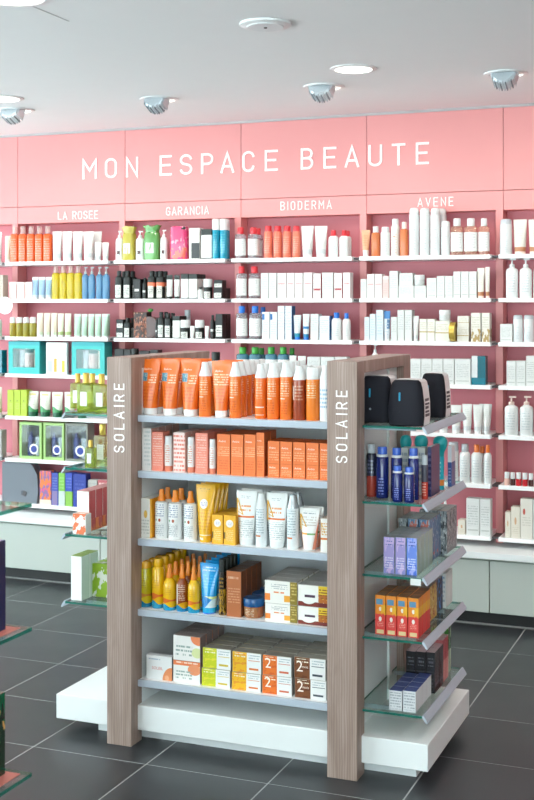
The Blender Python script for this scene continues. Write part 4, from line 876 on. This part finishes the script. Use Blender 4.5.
ORD = ['first', 'second', 'third', 'fourth', 'fifth', 'sixth', 'seventh', 'eighth', 'ninth', 'tenth', 'eleventh', 'twelfth']
def finish_labels():
    by = {}
    for r in REC: by.setdefault((r[2], r[1]), []).append(r)
    for (loc, desc), rs in by.items():
        xs = sorted({round(r[3], 3) for r in rs})
        files = []
        for x in xs:
            if not files or x - files[-1][-1] > 0.012: files.append([x])
            else: files[-1].append(x)
        def fidx(x):
            for i, f in enumerate(files):
                if any(abs(x - q) < 0.0006 for q in f): return i
            return 0
        lv = {r[4] for r in rs}; seen = {}
        for o, _, _, X, l, dp in rs:
            bits = [desc]
            if len(files) > 1: bits.append('%s from left' % ORD[min(11, fidx(X))])
            if len(lv) > 1: bits.append('upper' if l else 'lower')
            if any(r[5] for r in rs) and dp: bits.append('%s deep' % ORD[min(11, dp)])
            elif any(r[5] for r in rs): bits.append('front')
            lab = ', '.join(bits) + ', ' + loc
            o['label'] = lab
            if len(rs) > 1: o['group'] = desc + 's, ' + loc
def shelf_row(items, Z, Yf, loc):
    """items: (style, x0, x1, ytop [, ybottom] [, {options}]) in photograph pixels, stood on a shelf top Z with fronts at Yf"""
    for it in items:
        key, x0, x1, yt = it[:4]; opt = it[-1] if isinstance(it[-1], dict) else {}
        yb = it[4] if len(it) > 4 and not isinstance(it[4], dict) else None
        s = S[key]; yf = Yf + opt.get('back', 0.0)
        Z0 = Z
        if s['shape'] in ('box', 'drum'):
            a, b = X_at(x0, yf), X_at(x1, yf); w = b - a; Xc = (a + b) / 2; d = s.get('d', w * .5); Yc = yf + d / 2; Ym = yf
        else:
            w = X_at(x1, yf + .03) - X_at(x0, yf + .03); sy = s.get('sy', .8 if s['shape'] == 'pump' else 1.0)
            dep = w * (s['rb'] if s['shape'] == 'tube' else (.6 if s['shape'] == 'perfume' else sy)); Yc = yf + dep / 2; Xc = (X_at(x0, Yc) + X_at(x1, Yc)) / 2; Ym = Yc
            w = X_at(x1, Yc) - X_at(x0, Yc); d = dep
        px = (x0 + x1) / 2
        if yb is not None: Z0 = Z + max(0.0, opt.get('z', Z_at(px, yb, Ym) - Z))
        if 'z' in opt: Z0 = Z + opt['z']
        h = Z_at(px, yt, Ym) - Z0
        w -= 0.0008
        for k in range(opt.get('n', 1)):
            step = opt.get('dy', d + .004)
            put(key, Xc, Yc + k * step, Z0, w, h, loc, opt.get('rot', 0), opt.get('lvl', 0), k + (1 if opt.get('back', 0) > .03 else 0))
WALLROW = ['top', 'second', 'third', 'fourth', 'fifth', 'sixth', 'bottom']
BN = {0: 'leftmost sliver', 1: 'first full', 2: 'second full', 3: 'third full', 4: 'fourth full', 5: 'right-edge'}
def wrow(bay, row, items, back=0.0):
    shelf_row(items, SHELF_Z[row - 1], YS + 0.012 + back, '%s shelf, %s pink bay' % (WALLROW[row - 1], BN[bay]))

# ================================================================== PRODUCTS ON THE PINK WALL
wrow(0, 1, [('wt', -6, 2, 232)]); wrow(0, 2, [('bei', -10, -3, 275), ('bei', -3, 3, 275)]); wrow(0, 3, [('palb', -5, 1.5, 319)]); wrow(0, 4, [('tealbox', -8, 2, 350)]); wrow(0, 5, [('cgt', -7, 2, 387)]); wrow(0, 6, [('sg', -8, 1.5, 430)])
wrow(1, 1, [('ct', 5.2, 10.6, 236)] + [('ob', a, b, 226.5) for a, b in ((11, 18.6), (19.2, 27), (27.4, 35.2), (35.6, 43.6), (44, 52))]
     + [('wt', a, b, 231.5) for a, b in ((52.6, 62), (62.4, 72.4), (72.8, 83), (83.4, 94))] + [('swt', 95, 101.6, 242), ('swt', 102.4, 109, 242.5), ('wt', 92, 102, 231.5, {'back': .08})])
wrow(1, 2, [('pk', 9, 16.4, 282), ('pk', 16.8, 24.5, 282), ('pk', 24.8, 32, 282), ('bt', 32.3, 38.5, 277), ('bt', 38.8, 45.3, 277), ('bt', 45.7, 52, 277)]
     + [('yb', a, b, 266) for a, b in ((52.5, 59.6), (60, 67.1), (67.5, 74.5), (74.9, 82))] + [('bp_', a, b, 267) for a, b in ((82.6, 88.4), (88.9, 95), (96.5, 102.6), (103, 109.5))])
wrow(1, 3, [('olb', a, b, 317) for a, b in ((10, 15.6), (16.6, 22.8), (23.4, 29.4), (30, 36.4))] + [('ct', 37, 43.4, 313), ('ct', 44, 50.6, 313), ('ct', 51.3, 57.5, 313), ('cgt', 58, 64, 313.5), ('cgt', 65, 71.3, 313.5)]
     + [('gt', a, b, 314) for a, b in ((74.4, 81), (81.6, 87.6), (88.4, 94.4), (95.2, 101), (101.8, 108))] + [('gt', 104, 110, 314, {'back': .07})])
wrow(1, 4, [('turqbox', 8.4, 39.4, 341.5), ('stand', 46, 66.8, 342.5), ('turqbox', 71.6, 104.5, 342)])
wrow(1, 5, [('li', 7.3, 13.6, 390), ('li', 14, 20.3, 390), ('li', 20.6, 26.8, 390), ('gw', 27.8, 38.6, 391), ('gw', 40, 50.8, 391.5), ('gw', 52.2, 63, 392), ('gw', 64.5, 75, 392), ('gw', 77, 88, 393)])
wrow(1, 6, [('greenbox', 19.4, 41.6, 422.5), ('greenbox', 43.4, 64, 423), ('greybox', 65.4, 87.5, 423.5)])
wrow(1, 7, [('fg', 39.5, 51, 471), ('bp', 51.4, 58, 473), ('gp', 58.4, 64.8, 473), ('bg', 65.2, 72.4, 473), ('nv', 73, 86, 474), ('sg', 88, 97, 480), ('er', 98, 107, 480)])
wrow(2, 1, [('wp', 116, 123.2, 231), ('wp', 136.2, 144.2, 231), ('wp', 160.6, 167.2, 230), ('wbl', 189, 199.6, 228), ('whb', 201, 211.6, 229), ('tc', 212.4, 219.8, 219), ('tc', 220.2, 228, 219), ('tc', 222, 229.5, 219.5, {'back': .07})])
wrow(2, 2, [('db', 115.8, 122.8, 271, {'n': 2, 'dy': .06}), ('db', 124.2, 131.4, 271, {'n': 2, 'dy': .06}), ('bk', 133, 140.4, 279, {'n': 2, 'dy': .06}), ('dsm', 142.6, 147.4, 278, {'n': 2, 'dy': .06}), ('dbo', 148.2, 155.8, 271, {'n': 2, 'dy': .06}), ('dbo', 156.8, 164.4, 271, {'n': 2, 'dy': .06}), ('wbk', 166.6, 172.8, 275), ('wbk', 174.2, 180, 275),
            ('whb', 180.7, 188.2, 274, {'n': 2, 'dy': .06}), ('whb', 188.7, 197, 274, {'n': 2, 'dy': .06}), ('wsm', 197.8, 203.4, 287), ('jw', 204, 212, 279), ('bkw', 213.3, 222, 288, {'n': 2, 'dy': .06}), ('bkw', 213.6, 222.4, 280, 288, {'lvl': 1})])
wrow(2, 3, [('bkw', 116, 123, 328.6, {'n': 2, 'dy': .06}), ('bkw', 116.2, 123, 319.5, 328.6, {'lvl': 1}), ('db', 124.6, 131, 318, {'n': 2, 'dy': .06}), ('dsm', 155.5, 158, 318, {'n': 2, 'dy': .06}), ('db', 158.2, 164.6, 312, {'n': 2, 'dy': .06}), ('db', 165.2, 171.4, 313, {'n': 2, 'dy': .06}), ('whb', 172.6, 179.6, 316, {'n': 2, 'dy': .06}),
            ('gcy', 184.8, 190.4, 310, {'back': .09}), ('jw', 180.8, 189.6, 320), ('swt', 190, 194.8, 326), ('jw', 195.6, 204, 320), ('swt', 204.8, 209.4, 326), ('dsm', 210.4, 215, 315, {'n': 2, 'dy': .06}), ('bkw', 215.4, 222.4, 314, {'n': 2, 'dy': .06})])
wrow(2, 4, [('bk', 114.5, 123.5, 349), ('bk', 124, 130.5, 349.5), ('jcr', 131.4, 138.4, 348.5), ('bkw', 139, 149, 351), ('bk', 150, 158, 350), ('jcr', 212, 219.6, 352)])
wrow(3, 1, [('rc', 235.6, 245.8, 227.5), ('rc', 248.4, 258.8, 227.5), ('rc', 253.5, 262.5, 228.5, {'back': .08})] + [('cb', a, b, 226) for a, b in ((264.2, 272.6), (273.6, 282), (283, 291.6), (292.6, 300.6))]
     + [('wt', 301.2, 313.8, 226), ('wt', 314.8, 327.4, 226), ('wrc', 328.6, 338.4, 230.5), ('wrc', 339.4, 349, 230.5), ('wrc', 344, 351.5, 231, {'back': .07})])
wrow(3, 2, [('rc', 236.8, 246.6, 266.5), ('rc', 249.2, 259.8, 266.5), ('w', 260.8, 268.4, 273), ('w', 268.8, 276.4, 273), ('wr', 277.2, 286, 273), ('wr', 286.6, 294.4, 273), ('wr', 294.8, 302.6, 273), ('wr', 303.4, 312.2, 272.5),
            ('wred', 313, 321, 273.5), ('w', 322, 333.2, 272.5), ('wred', 334, 342, 273), ('wr', 342.8, 350.2, 272.5)])
wrow(3, 3, [('bc', 236.8, 247, 306), ('bc', 249.8, 260.6, 306), ('bc', 259, 267, 307, {'back': .09}), ('wbt', 262, 269.4, 312), ('wbt', 270, 277, 312), ('wb', 277.6, 284.6, 306), ('wb', 285, 291.8, 306), ('wbb', 293.4, 301.4, 315), ('wbs', 302.8, 309.6, 314),
            ('w', 310.4, 318.6, 314), ('wb', 319.2, 329.6, 316), ('wbc', 331.4, 341.8, 312.5), ('wbc', 342.6, 350.6, 313)])
wrow(3, 4, [('gc', 237, 248.5, 347), ('gc', 249.6, 261, 347), ('gc', 265.6, 277, 347), ('gc', 278, 288.5, 347), ('gc', 257, 266, 348, {'back': .08}), ('gc', 288, 296, 348, {'back': .08}), ('swt', 289.4, 296.6, 355.5), ('wt', 298, 306, 356), ('w', 307, 320, 357), ('w', 320.6, 334, 357), ('w', 334.6, 347, 357)])
wrow(4, 1, [('pt', 361.4, 370.4, 230), ('pb', 371.6, 380, 226.5), ('wtb', 380.6, 390.2, 227), ('wrb', 391.2, 399.6, 219), ('ob2', 400.2, 408.2, 222)] + [('wc', a, b, 208) for a, b in ((409.2, 419.4), (419.8, 430), (430.4, 440.4))]
     + [('wc', 436.5, 446.5, 208.5, {'back': .075}), ('wc2', 441.2, 450.2, 221), ('pc', 451, 463.2, 218.5), ('pc', 464.4, 477.6, 218.5), ('pc', 478.6, 489.4, 218.5)])
wrow(4, 2, [('w', 360.6, 366.6, 279), ('wr', 367, 374.4, 274), ('wr', 374.8, 382, 274), ('pk', 382.4, 388.8, 276), ('w', 389.2, 398, 271), ('w', 398.4, 413.8, 285.5), ('w', 399.2, 412.8, 273, 285.5, {'lvl': 1}), ('w', 414.2, 426, 285.5), ('jww', 414.4, 424.6, 275, 285.5, {'lvl': 1}),
            ('wg', 426.6, 436.4, 278), ('wg', 436.8, 444.6, 276), ('wg', 445, 452.8, 276), ('wg', 453.2, 460.4, 271.5), ('wg', 460.8, 468.6, 271.5), ('wg', 469, 476.6, 271.5), ('wtc', 477.2, 484.8, 268), ('wtc', 485.2, 490, 267)])
wrow(4, 3, [('lb', 364.4, 369.4, 317), ('lb', 369.8, 375.6, 314), ('lb', 376.2, 383.2, 310), ('btop', 384, 390.4, 311), ('w', 390.8, 397, 317), ('w', 397.4, 404.2, 310), ('w', 404.6, 412, 310), ('swt', 413, 419, 316), ('wgo', 419.4, 426.8, 319), ('wgo', 427.2, 434.8, 319), ('wgo', 435.2, 449.6, 321),
            ('jww', 439.4, 450.4, 310, 321, {'lvl': 1}), ('goldr', 450.4, 456, 322), ('wgo', 456.8, 468.8, 327.2), ('wgo', 457.4, 468.8, 316, 327.2, {'lvl': 1}), ('wgb', 471, 480.6, 313), ('wgb', 481.6, 489.6, 313)])
wrow(4, 4, [('wp2', 371.6, 378.6, 344), ('wtb', 360, 369, 365), ('wg', 380, 394, 368), ('wg', 395, 409.6, 362), ('wg', 410.4, 420.8, 359), ('wg', 421.2, 431.8, 359), ('wg', 432.2, 442.8, 359), ('wg', 443.2, 454, 359), ('wg', 454.6, 470.6, 359), ('tealbox', 471.4, 485.6, 356)])
wrow(4, 5, [('wt', 424, 436, 402), ('wt', 437.4, 449, 403), ('wt', 450.8, 461.6, 405), ('wt', 462.2, 472.4, 404), ('wt', 473, 482.8, 404.5), ('wt', 483.4, 490, 404), ('wt', 479, 492, 404, {'back': .09})])
wrow(4, 6, [('wcl', 448.4, 458.6, 442), ('wgc', 459.6, 470.4, 444), ('woc', 471.2, 482, 444.5), ('woc', 484, 491.8, 445), ('woc', 477, 487, 446, {'back': .08})])
wrow(4, 7, [('wn', 431.6, 440.2, 500), ('wn', 441.2, 449.4, 500), ('cr', 457.8, 465.4, 520), ('wg', 466.2, 479.6, 498.5), ('wg', 480, 490.4, 499.5)])
wrow(5, 1, [('cc', 500, 512.2, 219), ('wtc', 513.4, 527, 219.5), ('wtc', 528.4, 542, 219.5)])
wrow(5, 2, [('wp2', 506, 518.2, 258.5), ('wp2', 519.6, 532, 258.5), ('wp2', 533.4, 546, 258.5)])
wrow(5, 3, [('wg', 500, 512.2, 324), ('cc', 513, 523, 315), ('cc', 523.6, 534.2, 315)])
wrow(5, 4, [('wg', 506.4, 515.8, 361), ('wg', 516.2, 525.6, 361), ('wg', 526, 537, 356)])
wrow(5, 5, [('wp3', 504.6, 518.4, 396), ('wp3', 519.8, 533.4, 396), ('wp3', 534.6, 548, 396)])
wrow(5, 6, [('np', 504.2, 509.8, 472), ('nd', 510.2, 515.4, 472.5), ('nr', 516, 521.6, 472.5), ('nr', 522.2, 527.8, 473), ('nd', 528.4, 533.6, 473.5)])
wrow(5, 7, [('cr', 505, 510.6, 512), ('cr', 511, 520, 507), ('crr', 520.4, 532.6, 499), ('w', 533, 545, 500)])

# --- gift wraps, pink bag, floral hat box, grey display and round shelf tag on the wall
def blob(profile, w, d, h, mat, n=24, wob=0.0, seed=1, pw=3.2):
    rnd = random.Random(seed); v, f = [], []
    for (r, z) in profile:
        for i in range(n):
            a = 2 * math.pi * (i + .5) / n; c, s = math.cos(a), math.sin(a); k = (abs(c) ** pw + abs(s) ** pw) ** (-1 / pw)
            q = 1 + wob * (rnd.random() - .5)
            v.append((c * k * r * w / 2 * q, s * k * r * d / 2 * q, z * h * (1 + (wob * .3 * (rnd.random() - .5) if z > .7 else 0))))
    for j in range(len(profile) - 1):
        for i in range(n):
            a, b = j * n + i, j * n + (i + 1) % n; f.append((a, b, b + n, a + n))
    f.append(tuple(reversed(range(n)))); k = (len(profile) - 1) * n; f.append(tuple(range(k, k + n)))
    return new_mesh('blob', v, f, [mat], True)
def wall_spot(x0, x1, yt, row, Yf):
    a, b = X_at(x0, Yf), X_at(x1, Yf); z = SHELF_Z[row - 1]; return (a + b) / 2, b - a, z, Z_at((x0 + x1) / 2, yt, Yf) - z
for x0, x1, yt, m, lab, sd in ((123.4, 135.8, 227, 'wrap_yellow', 'yellow cellophane gift wrap between two white pump bottles', 3), (144.8, 160.2, 226, 'wrap_green', 'green cellophane gift wrap between two white pump bottles', 4)):
    X, w, z, h = wall_spot(x0, x1, yt, 1, YS + .05)
    g = root('gift_wrap', (X, YS + .05, z), lab, 'gift', 'cellophane gift wraps')
    link('wrap', blob([(.9, 0), (.98, .05), (1, .35), (.97, .6), (.88, .74), (.82, .8)], w, .07, h, m, 30, .14, sd), g)
    link('frill', blob([(.8, .78), (.84, .84), (.95, .93), (1.02, 1)], w, .06, h, m, 26, .22, sd + 9), g)
    link('inner_pack', box_mesh(-w * .25, w * .25, -.0365, -.0355, h * .2, h * .5, 'p_label'), g)
X, w, z, h = wall_spot(171, 187.8, 226, 1, YS + .045)
g = root('gift_bag', (X, YS + .045, z), 'bright pink gift bag with a black bow on top shelf', 'gift')
link('bag', blob([(.93, 0), (1, .06), (1, .5), (.97, .85), (.95, .97), (.6, 1)], w, .06, h, 'p_pinkbag', 24, .04, 2), g)
for sx in (-1, 1): link('bow_loop', lathe([(.3, 0), (.9, .3), (1, .6), (.5, 1)], .018, .022, 'bow_black', 12, .5), g, (w * .28, -.022, h * .9), (0, sx * 1.1, 0))
link('bow_knot', lathe([(.7, 0), (1, .5), (.7, 1)], .011, .011, 'bow_black', 10), g, (w * .28, -.026, h * .88))
X, w, z, h = wall_spot(133, 154.6, 311, 3, YS + .02)
g = root('hat_box', (X, YS + .055, z), 'brown floral round gift box with dark ribbon, third shelf', 'gift')
link('box', box_mesh(-w / 2, w * .12, -.03, .03, 0, h * .96, 'p_floral', .002), g)
link('drum', lathe([(1, 0), (1, 1)], h * .78, .05, 'p_floral', 28), g, (w * .2, -.018 + .04, h * .40), (math.radians(90), 0, 0))
link('drum_rim', lathe([(.84, 0), (1, .1), (1, .9), (.84, 1)], h * .8, .008, 'dark_lacquer', 28), g, (w * .2, -.022, h * .40), (math.radians(90), 0, 0))
link('ribbon', blob([(.4, 0), (1, .4), (.9, .8), (.4, 1)], .03, .03, .02, 'c_green', 14, .3, 5), g, (w * .18, .0, h * .96))
X, w, z, h = wall_spot(2.2, 37, 463, 7, YS + .02)
v = [(-w / 2, -.04), (w / 2, -.04), (w / 2 + .012, .0), (w / 2 - .006, .55), (w / 2 - .03, .93), (w / 2 - .045, 1.0), (-w / 2, 1.0)]
pts = [(-w / 2, 0), (w / 2 - .004, 0), (w / 2 + .008, h * .3), (w / 2, h * .72), (w / 2 - .03, h * .94), (w / 2 - .05, h), (-w / 2, h)]
n = len(pts); dd = .07
vv = [(x, -dd / 2, zz) for x, zz in pts] + [(x, dd / 2, zz) for x, zz in pts]
ff = [tuple(range(n)), tuple(reversed(range(n, 2 * n)))] + [((i + 1) % n, i, i + n, (i + 1) % n + n) for i in range(n)]
g = root('display_case', (X, YS + .055, z), 'slate grey display case under green gift boxes, bottom shelf', 'display')
link('case', new_mesh('case', vv, ff, ['p_greydisplay']), g)
link('clasp', box_mesh(-.012, .012, -dd / 2 - .004, -dd / 2, h * .2, h * .32, 'dark_metal'), g, (w * .05, 0, 0), (0, .4, 0))
X, zc = onY(5, 305.5, YS - .004)
g = link('shelf_tag', lathe([(1, 0), (1, 1)], .104, .0016, 'disc_white', 32), None, (X, YS - .002, zc), (math.radians(90), 0, 0)); tag(g, 'round pale shelf tag hanging from the second shelf edge', 'shelf tag')

# ================================================================== PRODUCTS ON THE GONDOLA FRONT
GY = 3.985
GN = ['top', 'second', 'middle', 'fourth', 'bottom']
def grow(k, items): shelf_row(items, GSZ[k - 1], GY, '%s front gondola shelf' % GN[k - 1])
grow(1, [('ot', 141, 160.4, 359, {'n': 3, 'dy': .05}), ('ot', 161, 179.8, 359, {'n': 3, 'dy': .05}), ('ot', 181, 200.6, 359.5, {'n': 3, 'dy': .05}), ('om', 199.4, 211.6, 362, {'n': 4, 'dy': .05}), ('ot2', 211.6, 231.4, 361, {'n': 3, 'dy': .055}),
         ('om', 229.8, 241.4, 362, {'n': 6, 'dy': .05}), ('os', 255.2, 266.4, 364, {'n': 3, 'dy': .05}), ('om', 267.2, 279.6, 363, {'n': 4, 'dy': .05}), ('om', 280.2, 292.4, 362, {'n': 4, 'dy': .05}), ('obr', 293.2, 305.6, 366, {'n': 3, 'dy': .05}), ('of', 306.4, 319.4, 367.5, {'n': 3, 'dy': .055}), ('wm', 320, 331, 365.5, {'n': 2, 'dy': .05})])
grow(2, [('gwh', 142, 151.4, 428.5, {'n': 4}), ('gcor', 151.8, 163, 432, {'n': 1}), ('gpen', 165, 172.6, 436), ('gstr', 173.2, 185, 432.5, {'n': 3}), ('gpen', 187.8, 194.8, 437), ('gcor', 195.2, 207.6, 433, {'n': 3}), ('gpen', 209.6, 215.8, 439),
         ('gob', 216.8, 230.2, 434, {'n': 3}), ('gob', 230.8, 243.4, 434.5, {'n': 3}), ('gob', 244, 255.8, 434.5, {'n': 3}), ('gob', 256.2, 264.4, 432.5, {'n': 2})]
     + [('gobh', a, b, 463.6 + i * .5, {'n': 2}) for i, (a, b) in enumerate(((267.6, 279.6), (280, 292.2), (292.8, 305.4), (306, 318.8), (319.4, 331.6)))]
     + [('gobh', a, b, 441 + i * .6, 463.6 + i * .5, {'n': 2, 'lvl': 1}) for i, (a, b) in enumerate(((267.6, 279.6), (280, 292.2), (292.8, 305.4), (306, 318.8), (319.4, 331.6)))])
grow(3, [('gyw', 139.5, 151.6, 498.5, {'n': 2}), ('gsw', 155.6, 167.8, 489, {'n': 2, 'dy': .05}), ('gsw', 168.8, 182, 490, {'n': 2, 'dy': .05}), ('gsw', 184.4, 197, 491), ('gyt', 196, 215.6, 484.5, {'n': 4, 'dy': .04}),
         ('gyb', 211.8, 223, 515, {'n': 3, 'back': -.008}), ('gyb', 223.6, 235.6, 515.5, {'n': 3, 'back': -.008}), ('gat', 236.4, 257.2, 490.5, {'n': 2, 'dy': .05}), ('gab2', 256, 267, 493, {'n': 2, 'dy': .05}), ('gat', 266.6, 288, 493, {'n': 2, 'dy': .05}), ('gab', 287.2, 299, 494, {'n': 2, 'dy': .05}),
         ('gas', 299.6, 320, 508, {'n': 2, 'dy': .045}), ('gax', 320.4, 331.8, 518.5, {'n': 4})])
grow(4, [('gpc', 139, 151.6, 560.5, {'n': 3, 'dy': .052}), ('gpy', 152.4, 164, 558, {'n': 5, 'dy': .05}), ('gps', 163.6, 175.8, 564, {'n': 5, 'dy': .05, 'back': -.012}), ('gpb', 176.8, 187.8, 564, {'n': 5, 'dy': .05, 'back': -.01}), ('gps', 188.2, 199.8, 566, {'n': 5, 'dy': .05, 'back': -.012}),
         ('gbt', 200, 219, 563, {'n': 5, 'dy': .048}), ('gbg', 219, 226, 559, {'n': 4, 'dy': .035}), ('gbx', 226.4, 241.4, 571, {'n': 4}), ('gbj', 244, 263.6, 597, {'n': 3, 'dy': .08}),
         ('gd1', 265, 297.2, 604, {'n': 4}), ('gd1', 264.6, 297.2, 581, 604, {'n': 4, 'lvl': 1}), ('gd2', 298, 331, 607, {'n': 4}), ('gd2', 298, 331, 585.5, 607, {'n': 4, 'lvl': 1})])
grow(5, [('gso', 146, 172.2, 656), ('gsk', 173, 200.4, 661, {'n': 4}), ('gskt', 173, 200.4, 636, 661, {'n': 4, 'lvl': 1}), ('gl2', 201.4, 230.2, 669, {'n': 4}), ('gl2', 202.6, 231, 648.5, 669, {'n': 4, 'lvl': 1}), ('gy2', 231.6, 261, 673, {'n': 4}), ('gy2', 232.2, 261.4, 652.4, 673, {'n': 4, 'lvl': 1}),
         ('go2', 262, 292, 676, {'n': 4}), ('go2', 262.4, 291.6, 656, 676, {'n': 4, 'lvl': 1}), ('gb2', 294.6, 326.6, 679.4, {'n': 4}), ('gb2', 294, 325.8, 658, 679.4, {'n': 4, 'lvl': 1})])

# ================================================================== PRODUCTS ON THE GLASS END SHELVES
EN = ['top', 'second', 'middle', 'fourth', 'bottom']
def erow(k, items, Yf): shelf_row(items, RGZ[k - 1], Yf, '%s right-end glass gondola shelf' % EN[k - 1])
# soft black bags in card bands
def bag(x0, x1, yt, Yf, label, d=.12, band=True):
    a, b = X_at(x0, Yf + .02), X_at(x1, Yf + .02); w = b - a; h = Z_at((x0 + x1) / 2, yt, Yf + .02) - RGZ[0]
    g = root('cosmetic_bag', ((a + b) / 2, Yf + d / 2, RGZ[0]), label, 'bag', 'black cosmetic bags on the glass shelf')
    bd = link('pouch', blob([(.9, 0), (.96, .02), (1, .2), (.99, .5), (.9, .8), (.8, .95), (.7, 1)], w, d, h, 'fabric_black', 32, .012, int(x0), 5), g)
    link('zip_puller', box_mesh(-.003, .003, -d / 2 - .002, -d / 2 + .004, h * .55, h * .74, 'zip_teal', .001), bd, (-w * .12, .003, 0))
    link('badge', lathe([(1, 0), (1, 1)], .008, .003, 'rail_dark', 14), bd, (-w * .1, -d / 2 + .003, h * .3), (math.radians(90), 0, 0))
    if band:
        v, f = [], []; prof = [(.49, -.002), (.512, .2), (.508, .5), (.465, .8), (.415, .965), (.35, 1.012), (0, 1.02), (-.35, 1.012)]
        for r, z in prof:
            for y in (-d * .3, d * .3): v.append((r * w + .002, y, max(0.0005, z * h)))
        for i in range(len(prof) - 1): f.append((2 * i, 2 * i + 1, 2 * i + 3, 2 * i + 2))
        bn = link('card_band', new_mesh('band', v, f, ['c_white']), g)
        for q in range(5): link('print_line', box_mesh(0.0, .0008, -d * .22, d * (.2 - .05 * (q % 3)), 0, h * (.045 if q % 2 else .06), 'print_dark'), bn, (w * (.517 if q < 3 else .508) + .002, 0, h * (.2 + .085 * q)))
bag(358.5, 392, 376.5, 4.06, 'black cosmetic bag closest to the wooden post')
bag(387.5, 423, 380.5, 3.985, 'black cosmetic bag in front with white card band', d=.13)
bag(419.5, 445, 374, 4.33, 'black cosmetic bag at the back end of top glass shelf', d=.12)
erow(2, [('edc', 366.4, 377, 444)], 4.06)
erow(2, [('ebc', 376, 388.6, 446.5), ('ebc', 391, 402.4, 447.5), ('ebc', 408, 419, 448)], 4.045)
erow(2, [('ebs', 392.4, 402.6, 465.6), ('ebs', 404, 414.4, 467)], 3.985)
erow(2, [('ert', 421.4, 428, 455)], 4.08); erow(2, [('enb', 427.6, 431.4, 447)], 4.14)
erow(2, [('eba', 400, 411.6, 435), ('eba', 414.4, 428, 435)], 4.25); erow(2, [('eba', 433, 447.6, 436)], 4.30); erow(2, [('enw', 447.6, 451.6, 446)], 4.40)
erow(2, [('ew', 401, 408, 448), ('ew', 409, 417, 448), ('ew', 418, 425, 448)], 4.17)
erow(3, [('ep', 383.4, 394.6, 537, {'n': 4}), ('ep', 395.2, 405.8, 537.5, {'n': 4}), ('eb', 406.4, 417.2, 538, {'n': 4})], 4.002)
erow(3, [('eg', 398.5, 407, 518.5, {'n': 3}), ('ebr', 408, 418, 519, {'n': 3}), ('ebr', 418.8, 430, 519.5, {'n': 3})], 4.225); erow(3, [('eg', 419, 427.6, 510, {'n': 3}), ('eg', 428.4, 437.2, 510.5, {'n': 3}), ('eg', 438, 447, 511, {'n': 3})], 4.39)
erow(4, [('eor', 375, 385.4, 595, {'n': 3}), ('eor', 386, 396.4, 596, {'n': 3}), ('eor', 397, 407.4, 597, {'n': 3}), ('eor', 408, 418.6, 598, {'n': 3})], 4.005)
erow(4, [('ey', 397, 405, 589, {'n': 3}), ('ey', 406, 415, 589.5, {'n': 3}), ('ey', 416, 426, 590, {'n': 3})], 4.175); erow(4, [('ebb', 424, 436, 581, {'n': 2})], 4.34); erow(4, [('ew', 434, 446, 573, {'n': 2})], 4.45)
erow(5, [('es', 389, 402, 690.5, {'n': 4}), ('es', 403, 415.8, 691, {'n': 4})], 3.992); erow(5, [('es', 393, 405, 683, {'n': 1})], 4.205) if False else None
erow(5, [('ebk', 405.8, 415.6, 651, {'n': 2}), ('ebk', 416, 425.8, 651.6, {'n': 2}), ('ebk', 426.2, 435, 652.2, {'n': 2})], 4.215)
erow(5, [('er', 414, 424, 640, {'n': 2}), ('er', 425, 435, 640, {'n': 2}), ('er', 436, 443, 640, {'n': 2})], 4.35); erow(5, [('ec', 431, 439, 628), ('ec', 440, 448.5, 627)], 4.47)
g = link('price_ticket', box_mesh(-.018, .018, -.0006, .0006, -.011, .011, 'c_white'), None, (X_at(415.5, 3.963), 3.9648, Z_at(415.5, 582.3, 3.963))); tag(g, 'small white price ticket under the lilac cartons glass shelf', 'price tag')
def lrow(k, items, Yf): shelf_row(items, LGZ[k - 1], Yf, '%s left-end glass gondola shelf' % EN[k - 1])
lrow(1, [('pf', 78.6, 93.6, 373), ('pf', 94.4, 109, 374)], 4.03); lrow(1, [('pf', 71.6, 84, 373.5), ('pf', 86, 99, 373.5)], 4.16)
lrow(2, [('pf', 85.8, 95.6, 440)], 4.0); lrow(2, [('pf2', 95.4, 110, 424)], 4.05)
lrow(3, [('efl', 72.4, 86, 514)], 3.99); lrow(3, [('ers', 76.8, 89.2, 491, {'n': 8})], 4.045)
lrow(4, [('egs', 70.8, 81.8, 556, {'n': 2})], 4.0); lrow(4, [('egg', 92, 108, 564, {'n': 2})], 4.08)
# second gondola at the left edge
def near(key, X1, w, h, Z, Yf, loc): put(key, X1 - w / 2, Yf + S[key]['d'] / 2, Z, w, h, loc)
near('ebt', -1.43, .06, .185, RGZ[1], 2.02, 'glass shelf corner at the left photo edge')
near('egb', -1.438, .06, .17, .632, 2.03, 'lower glass shelf corner at left photo edge')
for z, lab in ((RGZ[1], 'dusty pink card lying on upper glass corner at left edge'), (.632, 'dusty pink card lying on lowest glass corner at left edge')):
    g = link('shelf_card', box_mesh(-.08, .08, -.2, .2, 0, .0015, 'card_pink', 0), None, (-1.489, 1.94, z + .0003)); tag(g, lab, 'card', 'pink cards on the second gondola')
finish_labels()
